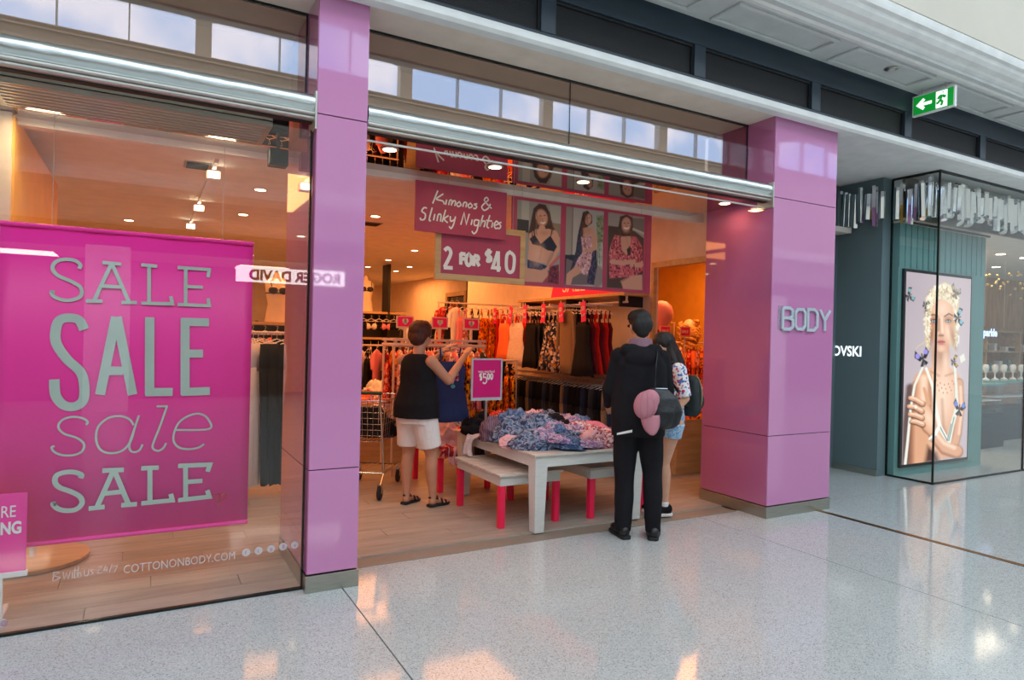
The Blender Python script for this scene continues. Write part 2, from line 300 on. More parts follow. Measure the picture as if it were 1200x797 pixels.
TWOFOR = (0.03,[(1,[(2.07,2.186),(2.097,2.209),(2.122,2.187),(2.119,2.148),(2.073,2.055)]),(0,[(2.066,2.051),(2.144,2.053)]),(0,[(2.212,2.178),(2.214,2.085)]),(0,[(2.208,2.174),(2.253,2.171)]),(0,[(2.213,2.133),(2.247,2.133)]),(1,[(2.284,2.174),(2.263,2.151),(2.263,2.106),(2.282,2.084),(2.305,2.106),(2.305,2.151),(2.284,2.174)]),(0,[(2.33,2.167),(2.33,2.082)]),(1,[(2.33,2.167),(2.365,2.163),(2.369,2.139),(2.335,2.122)]),(0,[(2.354,2.124),(2.38,2.084)]),(1,[(2.489,2.201),(2.461,2.213),(2.442,2.187),(2.482,2.165),(2.479,2.137),(2.44,2.141)]),(0,[(2.465,2.234),(2.46,2.118)]),(0,[(2.549,2.22),(2.504,2.083),(2.58,2.081)]),(0,[(2.553,2.221),(2.557,2.051)]),(1,[(2.662,2.223),(2.634,2.192),(2.633,2.092),(2.662,2.055),(2.698,2.079),(2.704,2.187),(2.662,2.223)])])
FIVE = (0.012,[(1,[(2.64,1.175),(2.624,1.173),(2.624,1.153),(2.638,1.147),(2.639,1.125),(2.623,1.124)]),(0,[(2.633,1.184),(2.632,1.116)]),(0,[(2.684,1.174),(2.658,1.178),(2.657,1.143)]),(1,[(2.657,1.143),(2.677,1.146),(2.69,1.131),(2.688,1.103),(2.671,1.09),(2.653,1.1)]),(1,[(2.707,1.177),(2.699,1.168),(2.7,1.143),(2.709,1.127),(2.717,1.143),(2.717,1.168),(2.707,1.177)]),(1,[(2.74,1.177),(2.731,1.168),(2.731,1.143),(2.74,1.127),(2.75,1.143),(2.75,1.168),(2.74,1.177)])])
BWITH = (0.006,[(0,[(-0.372,0.286),(-0.376,0.241)]),(1,[(-0.372,0.286),(-0.351,0.28),(-0.369,0.266),(-0.345,0.254),(-0.376,0.241)]),(0,[(-0.334,0.281),(-0.329,0.243),(-0.32,0.273),(-0.312,0.243),(-0.303,0.279)]),(0,[(-0.296,0.275),(-0.295,0.243)]),(0,[(-0.284,0.299),(-0.286,0.244),(-0.276,0.246)]),(0,[(-0.293,0.28),(-0.274,0.28)]),(1,[(-0.27,0.3),(-0.271,0.245),(-0.264,0.27),(-0.257,0.246)]),(1,[(-0.243,0.275),(-0.242,0.249),(-0.228,0.25),(-0.226,0.276)]),(1,[(-0.203,0.272),(-0.218,0.272),(-0.206,0.255),(-0.22,0.249)]),(1,[(-0.186,0.281),(-0.171,0.282),(-0.188,0.253),(-0.166,0.252)]),(0,[(-0.152,0.282),(-0.161,0.263),(-0.141,0.263)]),(0,[(-0.146,0.279),(-0.146,0.252)]),(0,[(-0.124,0.287),(-0.136,0.248)]),(0,[(-0.119,0.277),(-0.101,0.278),(-0.113,0.247)])])
# ---------------------------------------------------------------- flat prints: drawn on a fine grid as vertex colours
class Paint:
    def __init__(s,w,h,quad,bg):
        u,v=np.meshgrid(np.linspace(0,1,w),np.linspace(0,1,h)); tl,tr,bl,br=[np.array(q,float) for q in quad]
        s.X=(tl[0]*(1-u)+tr[0]*u)*(1-v)+(bl[0]*(1-u)+br[0]*u)*v; s.Y=(tl[1]*(1-u)+tr[1]*u)*(1-v)+(bl[1]*(1-u)+br[1]*u)*v
        s.w,s.h=w,h; s.C=np.zeros((h,w,3))+np.array(srgb(*bg)[:3]); s.r=np.random.RandomState(3)
    def mix(s,a,col):
        a=np.clip(a,0,1)[...,None]; s.C=s.C*(1-a)+np.array(srgb(*col)[:3])*a
    def ell(s,cx,cy,rx,ry,col,rot=0,soft=.15,al=1):
        c,n=math.cos(R(rot)),math.sin(R(rot)); x=s.X-cx;y=s.Y-cy
        d=np.sqrt(((x*c+y*n)/rx)**2+((-x*n+y*c)/ry)**2); s.mix(al*(1+soft-d)/(2*soft)*1.0,col)
    def _d(s,p,q):
        p=np.array(p,float);q=np.array(q,float);b=q-p;x=s.X-p[0];y=s.Y-p[1];t=np.clip((x*b[0]+y*b[1])/(b@b+1e-9),0,1); return np.hypot(x-t*b[0],y-t*b[1]),t
    def poly(s,pts,col,soft=1.0,al=1,spk=None):
        ins=np.zeros(s.X.shape,bool);d=np.full(s.X.shape,1e9);n=len(pts)
        for i in range(n):
            x0,y0=pts[i];x1,y1=pts[(i+1)%n]
            if y0!=y1:
                c=((s.Y>y0)!=(s.Y>y1))&(s.X<(x1-x0)*(s.Y-y0)/(y1-y0)+x0); ins^=c
            d=np.minimum(d,s._d((x0,y0),(x1,y1))[0])
        sd=np.where(ins,d,-d); a=al*(sd/soft+.5); s.mix(a,col)
        if spk:
            k=max(1,int(spk[0]));g=s.r.rand(s.h//k+2,s.w//k+2);g=np.kron(g,np.ones((k,k)))[:s.h,:s.w]
            for lo,hi,c in spk[1]: s.mix(np.clip(a,0,1)*((g>lo)&(g<hi)),c)
    def line(s,pts,w0,w1,col,soft=1.0,al=1):
        n=len(pts)-1;A=np.zeros(s.X.shape)
        for i in range(n):
            d,t=s._d(pts[i],pts[i+1]); w=w0+(w1-w0)*((i+t)/n); A=np.maximum(A,(w-d)/soft+.5)
        s.mix(al*np.clip(A,0,1),col)
    def build(s,name,m,parent,P00,du,dv):
        P00,du,dv=Vector(P00),Vector(du),Vector(dv)
        vs=[tuple(P00+du*(i/(s.w-1))+dv*(j/(s.h-1))) for j in range(s.h) for i in range(s.w)]
        fs=[(j*s.w+i,(j+1)*s.w+i,(j+1)*s.w+i+1,j*s.w+i+1) for j in range(s.h-1) for i in range(s.w-1)]
        me=bpy.data.meshes.new(name);me.from_pydata(vs,[],fs);me.materials.append(m)
        ca=me.color_attributes.new('print','FLOAT_COLOR','POINT');c=np.ones((s.h*s.w,4),np.float32);c[:,:3]=s.C.reshape(-1,3);ca.data.foreach_set('color',c.ravel())
        o=bpy.data.objects.new(name,me);COL.objects.link(o)
        if parent:o.parent=parent
        return o
def printmat(name,es=0,rough=.5):
    m,nt,p=base(name);a=N(nt,'ShaderNodeVertexColor');a.layer_name='print';p.inputs['Roughness'].default_value=rough
    nt.links.new(a.outputs[0],p.inputs['Base Color'])
    if es: nt.links.new(a.outputs[0],p.inputs['Emission Color']);p.inputs['Emission Strength'].default_value=es;p.inputs['Base Color'].default_value=(0,0,0,1);nt.links.remove(p.inputs['Base Color'].links[0])
    return m
# ================================================================= SETTING: mall
def floor_root(name,x0,x1,y0,y1,m,z=-.02,th=.05):
    return struct(bx(name,x0,x1,y0,y1,z-th,z,m))
fl=floor_root('floor',-14,24,-6.2,4.19,m_joint)
j=.004
def slab(x0,x1,y0,y1): bx('slab',x0+j,x1-j,y0+j,y1-j,-.02,0,m_ter,fl)
xs=[-14,-11.55,-8.4,-5.25,-2.1,1.05,4.2,5.36]
for a,b in zip(xs[:-1],xs[1:]):
    for c,d in [(-6.2,-2.4),(-2.4,.9),(.9,3.975 if b<2 else 4.19)]: slab(a,b,c,d)
xs=[5.42,7.7,10.85,14,17.15,20.3,24]
for a,b in zip(xs[:-1],xs[1:]):
    for c,d in [(-6.2,-2.4),(-2.4,.9),(.9,4.085)]: slab(a,b,c,d)
fl2=floor_root('floor',5.42,20,4.085,7.4,m_joint); fl_=fl; fl=fl2
slab(5.42,7.6,4.085,5.4)
for a,b in [(7.6,10.85),(10.85,14),(14,17.1),(17.1,20)]:
    for c,d in [(4.085,7.4)]: slab(a,b,c,d)
st=struct(bx('trim_1',5.36,5.42,-6.2,4.19,-.02,-.002,m_dark))
for x in (5.364,5.394): bx('metal_strip',x,x+.022,-6.2,4.19,-.01,.002,m_bronze,st)
# shop floor of planks
fs=floor_root('floor',-4,5.43,3.98,17.6,m_joint,z=-.012); struct(bx('floor',5.43,7.4,5.27,17.6,-.06,-.012,m_joint)); fs.location.z=0
wy=.19
far=MB()
r_=0; y=4.0
while y<17.5:
    off=(r_*0.47)%1.25; x=-4-off
    while x<6.0:
        x0,x1=max(x,-4),min(x+1.25,7.3 if y>5.27 else 5.43)
        if y<4.2 and x1>.84: x1=max(min(x1,.84),x0)
        if x1-x0>.05:
            if y<7.6 and x1>-1.6 and x0<5.2: bx('plank',x0+.002,x1-.002,y+.002,y+wy-.002,-.012,0,m_plank,fs)
            else: far.box(x0+.002,x1-.002,y+.002,y+wy-.002,-.012,0)
        x+=1.25
    y+=wy; r_+=1
o=far.build('distant_planks',m_plank,fs); o['kind']='stuff'
struct(bx('trim_2',1.14,4.66,4.17,4.2,-.01,.004,m_joint))
# ---- our side above the shops
struct(MB().extr([(3.86,3.45),(3.78,3.45),(3.76,3.47),(3.76,3.50),(3.79,3.515),(3.79,3.535),(3.86,3.535)],-14,24).build('trim_3',m_white))
sf=struct(bx('ceiling_soffit',-14,5.53,3.84,4.26,3.465,3.6,mat('warm_white_plaster',srgb(240,222,206),.7)))
struct(bx('ceiling_recess',5.53,24,3.84,5.5,3.465,3.6,m_white))
# navy frieze with mesh vents
fz=struct(bx('wall_frieze',-14,24,3.83,4.0,3.53,4.02,m_navy))
rails=MB(); rails.box(-14,24,3.79,3.83,3.53,3.556); rails.box(-14,24,3.79,3.83,3.80,4.0)
vent0=None
for i in range(-8,14):
    x0=2.39+1.383*i; rails.box(x0-.118,x0,3.79,3.83,3.556,3.80)
    if x0>-3 and x0<17: 
        v=empty('vent_panel',(x0,3.82,3.556)); v.parent=fz
        bx('mesh_panel',0,1.265,.005,.01,0,.244,m_mesh,v)
        f=MB(); f.box(0,1.265,-.012,.005,0,.012); f.box(0,1.265,-.012,.005,.226,.244); f.box(0,.014,-.012,.005,.012,.226); f.box(1.251,1.265,-.012,.005,.012,.226); f.build('vent_frame',m_dark,v)
rails.build('frieze_rails',m_navy,fz,bevel=.004)
# coffered soffit and cornice
so=struct(bx('ceiling_coffer',-14,24,3.3,3.85,4.0,4.05,m_grey))
cf=MB()
for i in range(-8,14):
    x0=2.35+1.4*i
    for (a,b,c,d) in [(x0,x0+1.16,3.70,3.74),(x0,x0+1.16,3.44,3.47),(x0,x0+.035,3.47,3.70),(x0+1.125,x0+1.16,3.47,3.70)]: cf.box(a,b,c,d,3.975,4.0)
cf.build('coffer_mouldings',m_grey,so,bevel=.008)
corn=[(3.42,4.03),(3.40,3.985),(3.36,3.98),(3.35,4.0),(3.31,4.01),(3.30,4.035),(3.27,4.045),(3.26,4.07),(3.21,4.08),(3.18,4.11),(3.165,4.14),(3.14,4.15),(3.13,4.175),(3.12,4.21),(3.16,4.23),(3.42,4.25)]
struct(MB().extr(corn,-14,24).build('trim_4',m_white,smooth=False))
# ---- the vault: cove, clerestory, roof (both sides), then the opposite row of shops
def side(sgn,c0,nm):
    Y=lambda d:c0+sgn*d    # d = distance inward from the cornice
    pr=[(Y(-.3),4.2)]; 
    for k in range(9): t=k/8*PI/2; pr.append((Y(.52*(1-math.cos(t))),4.22+2.22*math.sin(t)))
    pr+= [(Y(-.3),6.44)]
    struct(MB().extr(pr,-14,24).build('wall_'+nm+'_cove',m_cream,smooth=False))
    yw=Y(.45)
    w=struct(bx('wall_'+nm+'_clerestory',-14,24,min(yw,yw-sgn*.3),max(yw,yw-sgn*.3),6.38,6.48,m_cream))
    edges=[-13.1,-9.55,-6.0,-2.55,.83,4.68,8.18,11.73,15.3,18.85,22.4]
    for i,x in enumerate(edges):
        bx('pier',x-.13,x+.13,min(yw,yw-sgn*.25),max(yw,yw-sgn*.25),6.48,7.7,m_cream,w)
        if i<len(edges)-1:
            x0,x1=x+.13,edges[i+1]-.13; n=10; mb=MB()
            top=[(x0+(x1-x0)*k/n,7.18+.24*math.sin(PI*k/n)) for k in range(n+1)]
            ya,yb=yw,yw-sgn*.22
            for k in range(n):
                (a,za),(b,zb)=top[k],top[k+1]
                mb.add([(a,ya,za),(b,ya,zb),(b,ya,7.75),(a,ya,7.75),(a,yb,za),(b,yb,zb),(b,yb,7.75),(a,yb,7.75)],[(0,1,2,3),(4,7,6,5),(0,4,5,1),(3,2,6,7)])
            mb.build('arched_head',m_cream,w)
            wi=struct(bx('window_%d'%(i+2+(20 if sgn>0 else 0)),x0,x1,yb-.01,yb+.01,6.48,7.5,m_sky)); 
            f=MB()
            for k in (1,2): xx=x0+(x1-x0)*k/3; f.box(xx-.012,xx+.012,min(ya,yb)+.05,max(ya,yb)-.05,6.48,7.4)
            f.build('glazing_bar',m_grey,wi)
def skymat():
    m=bpy.data.materials.new('daylit_window'); m.use_nodes=True; nt=m.node_tree; nt.nodes.clear()
    tc=N(nt,'ShaderNodeTexCoord'); nz=N(nt,'ShaderNodeTexNoise'); nz.inputs['Scale'].default_value=.55; nz.inputs['Detail'].default_value=3; nt.links.new(tc.outputs['Object'],nz.inputs['Vector'])
    rp=N(nt,'ShaderNodeValToRGB'); rp.color_ramp.elements[0].position=.4; rp.color_ramp.elements[0].color=(.34,.54,.9,1); rp.color_ramp.elements[1].position=.62; rp.color_ramp.elements[1].color=(.66,.78,1,1)
    nt.links.new(nz.outputs['Fac'],rp.inputs[0]); e=N(nt,'ShaderNodeEmission'); e.inputs[1].default_value=SKY; nt.links.new(rp.outputs[0],e.inputs[0]); o=N(nt,'ShaderNodeOutputMaterial'); nt.links.new(e.outputs[0],o.inputs[0]); return m
m_sky=skymat()
side(-1,3.12,'front'); side(1,-5.3,'back')
rf=MB(); rf.box(-14,24,1.0,3.3,7.6,7.7); rf.box(-14,24,-5.6,-3.2,7.6,7.7)
for k in range(13): rf.box(-14+3*k-.1,-14+3*k+.1,-3.2,1.0,7.55,7.7)
struct(rf.build('ceiling',m_cream))
struct(bx('window_1',-14,24,-3.2,1.0,7.72,7.74,emit('added_roof_glow',(.80,.91,1),ROOFL)))  # unseen glowing panel added overhead to light the mall
# opposite shops
wb=struct(bx('wall_back',-14,24,-6.4,-6.1,3.0,4.25,m_white))
bx('back_cornice',-14,24,-6.1,-5.2,4.0,4.25,m_white,wb)
bx('back_fascia',-14,24,-6.12,-6.05,2.95,3.4,m_navy,wb)
for x in (-13,-9,-5,-.6,4.6,9,13,17,21): bx('back_pier',x-.35,x+.35,-6.4,-6.0,0,3.0,m_white,wb)
struct(bx('wall_back_shops',-14,24,-8.6,-8.5,0,3.0,mat('dim_shop_interior',srgb(120,100,84),.7)))
struct(bx('ceiling_back_shops',-14,24,-8.6,-6.1,2.98,3.02,m_cream))
struct(bx('floor',-14,24,-8.6,-6.2,-.05,-.001,m_ter))
for x in (-7,-2,2.2,7,11,15): lamp('back_shop_lamp',(x,-7.3,2.9),35,(1,.85,.66),1.0)
sg=empty('shop_sign',(1.59,-6.0,2.5)); tag(sg,'white light box sign with dark capital letters across the mall, seen mirrored in the window','sign')
bx('sign_box',-.05,2.03,-.06,0,0,.3,emit('sign_white',(1,1,1),7),sg)
text('lettering','ROGER DAVID',.28,m_dark,sg,Matrix.Translation((1.95,.002,.05))@Matrix.Rotation(PI,4,'Z')@Matrix.Rotation(R(90),4,'X'),sx=.96,bold=.012)
# ================================================================= pillars
def pillar(name,x0,x1,y0,y1,zt,joints,label,offx=0):
    p=empty(name,(x0,y0,0)); tag(p,label,'pillar')
    w,d=x1-x0,y1-y0
    MB().box(.012,w-.012,.012,d-.012,.11,zt).build('core',m_dark,p)
    b=bx('metal_base',-.006,w+.006,-.006,d+.006,0,.1,m_steel,p,bevel=.003)
    zs=[.105]+joints+[zt]
    for a,c in zip(zs[:-1],zs[1:]):
        a+=.003;c-=.003
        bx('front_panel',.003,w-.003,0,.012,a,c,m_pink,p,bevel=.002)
        bx('side_panel',0,.012,.0125,d,a,c,m_pink_shaded,p)
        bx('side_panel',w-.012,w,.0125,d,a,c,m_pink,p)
    bx('rear_panel',0.013,w-.013,d-.012,d,.11,zt,m_pink_shaded,p)
    return p
pillar('pillar',.84,1.14,3.885,4.74,3.464,[.71,2.77],'narrow pink glass clad pillar between the window and the shop entrance')
pr=pillar('pillar',4.70,5.54,3.885,4.66,3.49,[.71,2.77],'wide pink glass clad pillar right of the entrance with silver lettering')
# BODY letters
bl=empty('pillar_lettering',(4.76,3.884,1.625)); bl.parent=pr; bl.location=(.06,-.001,1.625); bl['label']='silver raised letters reading BODY'
BW,BH=.165,.2
def stroke_letter(name,ss,w,m,parent,x0,z0,s,th=.012):
    w_=w; mb=MB()
    for k,(sm,pts) in enumerate(ss):
        q=[(x0+a*s*1.08,z0+b*s) for a,b in pts]; q=cat(q) if sm else q
        for lay in (0,): ribbon(mb,q,w_,0,k%5,lambda x,z,d:(x,d-th,z))
    o=mb.build(name,m,parent); so_=o.modifiers.new('depth','SOLIDIFY'); so_.thickness=th; so_.offset=0; return o
GB={'B':[(0,[(0,0),(0,1)]),(0,[(0,1),(.45,1),(.62,.9),(.62,.62),(.45,.53),(0,.53)]),(0,[(.45,.53),(.66,.44),(.66,.12),(.48,0),(0,0)])],
'O':[(0,[(.15,.03),(0,.2),(0,.8),(.15,.97),(.5,.97),(.65,.8),(.65,.2),(.5,.03),(.15,.03)])],
'D':[(0,[(0,0),(0,1),(.42,1),(.65,.82),(.65,.18),(.42,0),(0,0)])],
'Y':[(0,[(0,1),(.35,.5),(.7,1)]),(0,[(.35,.5),(.35,0)])]}
xx=.07
for ch in 'BODY': stroke_letter('letter',GB[ch],.026,m_silver,bl,xx,.012,.185); xx+=.166
text('small_lettering','COTTON:ON',.034,m_silver,bl,Matrix.Translation((.05,-.004,.01))@Matrix.Rotation(R(90),4,'X')@Matrix.Rotation(R(90),4,'Z'),sx=1.0)
# ================================================================= shop front: soffit, glass, shutter housings
def housing(x0,x1,label,endx):
    h=empty('shutter_housing',(x0,3.95,2.69)); tag(h,label,'shutter housing'); L=x1-x0; y=-.0
    prof=[(.24,.20),(.03,.20)]+[(-.02-.045*math.sin(t),.142+.056*math.cos(t)) for t in [k/8*PI*.85 for k in range(9)]]+[(.0,.088),(.24,.12)]
    MB().extr(prof,0,L).build('rounded_cover',m_chrome,h,smooth=True)
    for k,(z,yy) in enumerate([(.188,.0),(.172,-.018)]): MB().tube([(0,yy-.005,z+.012),(L,yy-.005,z+.012)],.004,6).build('cover_seam',m_alu,h)
    for z,yy in [(.080,-.035),(.058,-.02)]:
        MB().extr([(yy+.04*1,z-.011),(yy-.008,z-.011),(yy-.02,z-.004),(yy-.02,z+.006),(yy-.008,z+.012),(yy+.04,z+.012)],0,L).build('ribbed_rail',m_alu,h,bevel=.002)
    MB().box(0,L,-.0,.045,.040,.085).build('underside',m_dark,h)
    if endx: MB().box(0,L,.02,.030,-.008,.004).build('guide_rail',m_alu,h)
    MB().box(L-.004,L+.006,-.07,.1,-.012,.205).build('end_cap',m_alu,h)
    return h
housing(-4,.835,'polished roller shutter housing above the sale window',0)
housing(1.145,4.69,'polished roller shutter housing above the open shop entrance',1)
def pane(nm,i,x0,x1,y,z0,z1,m,edge=True,joint=()):
    w=empty('window_%d'%i,(x0,y,z0)); w['kind']='structure'
    bx('pane',0,x1-x0,-.005,.005,0,z1-z0,m,w)
    if edge: 
        bx('edge_seal',x1-x0-.008,x1-x0+.004,-.008,.008,0,z1-z0,m_edge,w); bx('bottom_channel',0,x1-x0,-.012,.012,0,.014,m_edge,w)
    for q in joint: bx('joint_seal',q-x0-.003,q-x0+.003,-.0065,.0065,0,z1-z0,m_edge,w)
    return w
win=pane('w',40,-4,.834,3.972,0,2.69,m_glass)
w2=pane('w',41,-4,.838,4.19,2.885,3.465,m_tglass,joint=())
w3=pane('w',42,1.145,4.70,4.19,2.885,3.465,m_tglass,joint=(2.78,))
for w,x1 in ((w2,4.838),(w3,3.555)): bx('top_channel',0,x1,-.012,.012,.565,.58,m_edge,w)
# void behind the transom glass
struct(bx('wall_transom',-4,4.7,4.7,4.75,2.80,3.46,mat('taupe_paint',srgb(196,160,142),.7)))
struct(bx('ceiling_transom',-4,4.7,4.26,4.9,3.465,3.6,m_grey))
# mirrored soffit over the entrance and over the window display
struct(bx('ceiling_mirror',-4,.84,3.99,4.9,2.755,2.765,m_mirror)); struct(bx('ceiling_mirror_entrance',1.14,4.7,4.0,4.9,2.755,2.765,m_mirror))
struct(bx('trim_bulkhead',-4,4.9,4.9,4.98,2.71,2.86,m_shopceil))
# writing on the window glass
gl=empty('window_lettering',(0,0,0)); gl.parent=win; gl.location=(4,-.0,0); 
def f_glass(x,z,d): return (x,3.955-3.972+d*.3+.006,z)
m_etch=mat('frosted_vinyl',srgb(196,190,190),.6)
strokes('hand_lettering',BWITH,0,m_etch,gl,f=f_glass,wmul=.65)
text('web_lettering','COTTONONBODY.COM',.062,m_etch,gl,Matrix.Translation((-.075,-.010,.232))@Matrix.Rotation(R(90),4,'X'),sx=.78,ext=.0005)
for k,x in enumerate([.522,.588,.656,.722,.787,-.576]):
    z=[.26,.261,.263,.267,.267,.069][k]
    MB().lathe([(.022,-.0006),(.022,.0006)],16,Matrix.Translation((x,-.0095,z))@Matrix.Rotation(R(90),4,'X')).build('round_icon',m_etch,gl)
    text('icon_letter','ftp8v@'[k],.03,m_pink_shaded,gl,Matrix.Translation((x-.006,-.0115,z-.01))@Matrix.Rotation(R(90),4,'X'),ext=.0004)
# ================================================================= shop shell
struct(bx('ceiling_shop',-4,7.4,4.98,17.6,2.86,2.92,m_shopceil))
struct(bx('wall_shop_back',-4,7.4,17.5,17.6,0,2.9,m_shopwall))
struct(bx('wall_shop_left',-4.1,-4,3.97,17.6,0,3.5,m_shopwall))
wr=struct(bx('wall_shop_right',4.9,4.98,5.64,10.5,0,2.87,m_shopwall))
bx('wall_jog',4.9,5.8,10.45,10.5,0,2.87,m_shopwall,wr)
struct(bx('wall_shop_far_right',5.8,5.88,10.5,17.6,0,2.87,m_shopwall))
struct(bx('wall_entrance_right',4.9,4.98,4.66,4.74,0,2.87,m_shopwall)); struct(bx('ceiling_entrance_side',4.7,4.9,4.66,5.0,2.86,2.92,m_shopceil))
struct(bx('wall_above_opening',4.9,4.98,4.74,5.64,2.37,2.87,m_shopwall))
# framed opening into the side room
d1=empty('door_1',(4.9,4.74,0)); d1['kind']='structure'
for (a,b,c,d,e,f) in [(-.03,.085,-.0,.05,0,2.37),(-.03,.02,.855,.90,0,2.37),(-.03,.05,.05,.855,2.31,2.37)]: bx('door_frame',a,b,c,d,e,f,m_oak,d1,bevel=.004)
struct(bx('wall_side_room',4.98,7.4,8.9,9.0,0,2.87,m_mustard)); struct(bx('wall_side_room_right',7.3,7.4,5.4,9.0,0,3.5,m_mustard))
struct(bx('wall_recess_back',5.5,7.44,5.18,5.26,0,3.465,m_teal)); struct(bx('wall_recess_side',5.44,5.5,4.665,5.26,0,3.465,m_mustard))

struct(bx('baseboard_side',4.86,4.9,5.64,10.4,0,.1,m_oak))
# display block with the mustard side in the window
bw=empty('hanging_partition',(-.9,4.8,0)); tag(bw,'hanging white partition with a mustard side at the left of the window','partition')
bx('panel_body',-3.0,.20,0,2.2,1.7,2.75,m_shopwall,bw); bx('lit_panel',.2,.212,0.02,2.19,1.7,2.74,m_mustard,bw)
# ---- neighbouring shop
ns=struct(bx('wall_neighbour',7.44,7.6,4.62,12,0,3.465,m_teal)); bx('baseboard',7.425,7.44,4.62,5.35,0,.07,m_steel,ns)
wl=empty('wall_lettering',(0,0,0)); wl.parent=ns; wl.location=(7.438,4.86,1.385)
wl['label']='white capital letters on the teal wall'
text('lettering','SWAROVSKI',.17,emit('white_lit_letters',(.85,.93,1),1.3),wl,Mface(0,.75,0,180),sx=.82,bold=.003)
text('lettering_shadow','',.1,m_dark,wl,Matrix())if 0 else None
wn=empty('window_50',(7.60,4.085,0)); wn['kind']='structure'
bx('pane',0,.01,.0,.53,0,3.46,m_glass,wn); bx('pane',.01,1.98,0,.01,0,3.46,m_glass,wn); bx('pane',1.99,12,0,.01,0,3.46,m_glass,wn)
for (a,b,c,d) in [(-.004,.012,-.006,.012),(-.004,.012,.515,.54),(1.975,1.995,-.006,.014)]: bx('corner_seal',a,b,c,d,0,3.46,m_edge,wn)
bx('bottom_channel',-.008,12,-.006,.012,0,.02,m_edge,wn); bx('bottom_channel',-.008,.016,.012,.53,0,.02,m_edge,wn)
bx('top_channel',-.008,12,-.008,.014,3.44,3.465,m_edge,wn); bx('top_channel',-.008,.016,.014,.53,3.44,3.465,m_edge,wn)
struct(bx('ceiling_neighbour',7.6,20,4.5,12,3.0,3.04,m_white)); struct(bx('wall_neighbour_fascia',7.6,20,4.46,4.5,3.0,3.46,m_steel)); struct(bx('wall_neighbour_back',7.6,20,7.2,7.3,0,3.0,wood('warm_timber',srgb(180,130,84),srgb(206,160,110),.5,(14,14,1.5))))
struct(bx('wall_neighbour_right',19.9,20,4.1,12,0,3.4,m_shopwall))
# ceiling lights of the mall soffit
sp=empty('soffit_speaker',(5.8,3.556,4.0)); tag(sp,'small round grille in the coffered soffit near the exit sign','ceiling speaker')
MB().lathe([(.055,0),(.06,-.006),(.05,-.012),(.0,-.012)],20).build('grille',m_steel,sp,smooth=True)
MB().lathe([(.03,-.012),(.028,-.018),(0,-.018)],12).build('cap',m_grey,sp,smooth=True)
# ================================================================= ceiling lights
def downlight(x,y,z,label,r=.055,m=None,group='round downlights in the ceiling'):
    d=empty('downlight',(x,y,z)); tag(d,label,'downlight',group)
    MB().lathe([(r,0),(r*1.25,-.002),(r*1.2,-.008),(r*.95,-.008)],20).build('ring',m_alu,d,smooth=True)
    MB().lathe([(r*.93,-.004),(r*.9,-.010),(r*.5,-.012)],20).build('lens',m or m_led,d); return d
for (x,y),w in zip([(1.415,4.30),(2.214,4.30),(3.006,4.31),(4.5,4.25)],['nearest the narrow pillar','above the two-for-forty sign','above the photo board','nearest the wide pillar']):
    d=downlight(x,y,2.755,'warm round downlight in the mirrored entrance soffit, '+w,.05,group='downlights in the entrance soffit')
    lamp('spot',(x,y,2.73),1.2,(1,.62,.32),.1,parent=None)
for (x,y) in [(.932,6.664),(.965,8.187),(2.271,7.357),(3.709,9.913),(3.791,11.459),(3.846,12.887),(4.579,13.32),(4.507,12.305),(2.6,9.2),(2.3,11.0),(-.2,9.5),(1.6,12.4)]:
    downlight(x,y,2.86,'small round warm downlight '+('left of' if x<1.3 else 'right of' if x>3.2 else 'near')+' the middle of the shop ceiling, '+('near the front' if y<8 else 'halfway back' if y<11.2 else 'deep inside'))
for (x,y),w in zip([(-.525,4.713),(.404,4.699)],['left one beside the mustard wall','right one nearer the pillar']):
    d=empty('window_light',(x,4.62,2.755)); tag(d,'bright rectangular recessed light above the window display, '+w,'ceiling light','rectangular window lights')
    MB().box(-.12,.12,-.05,.05,-.01,0).build('frame',m_white,d); bx('lens',-.095,.095,-.033,.033,-.014,-.009,m_ledw,d)
    lamp('spot',(x,4.62,2.73),4,(1,.72,.42),.15)
tr=empty('light_track',(.47,7.6,2.84)); tag(tr,'ceiling track of three square spotlights seen above the banner','track light')
bx('track',-.015,.015,-1.9,1.9,-.01,.02,m_white,tr)
for y in (-1.6,.1,1.5):
    s=bx('spot_head',-.05,.05,y-.05,y+.05,-.085,-.02,m_white,tr); s2=MB().box(-.042,.042,y-.056,y-.05,-.077,-.03).build('lens',m_ledw,s)
    bx('arm',-.01,.01,y-.01,y+.01,-.02,0,m_white,s)
gr=empty('air_grille',(-.72,4.14,2.752)); tag(gr,'long slatted air curtain grille in the mirrored soffit above the window','air grille')
MB().box(0,1.36,0,.02,-.03,0).box(0,1.36,.42,.44,-.03,0).box(0,.03,.02,.42,-.03,0).box(1.33,1.36,.02,.42,-.03,0).build('frame',m_steel,gr)
for k in range(7): bx('slat',.03,1.33,.035+.057*k,.062+.057*k,-.030,-.004,m_alu,gr)
bx('duct',.03,1.33,.02,.42,-.005,0,m_dark,gr)
sk=empty('wall_speaker',(.74,4.55,2.60)); tag(sk,'small black speaker hanging under the mirrored soffit by the narrow pillar','speaker')
bx('cabinet',-.06,.06,-.05,.05,-.01,.1,m_blackp,sk,bevel=.008); bx('bracket',-.01,.01,-.01,.01,.1,.16,m_blackp,sk); bx('front_grille',-.05,.05,-.056,-.05,.0,.09,m_mesh,sk)
for nm,loc,lb in [('ceiling_vent',(2.0,7.9,2.86),'dark slotted air vent in the shop ceiling near the sign'),('ceiling_vent',(.35,6.0,2.86),'small dark vent in the ceiling above the banner')]:
    v=empty(nm,loc); tag(v,lb,'ceiling vent'); s_=.5 if loc[0]>1 else .1
    MB().box(-s_,s_,-.12,.12,-.008,0).build('frame',m_steel,v)
    for k in range(5): bx('slat',-s_+.02,s_-.02,-.1+.045*k,-.075+.045*k,-.014,-.008,m_dark,v)
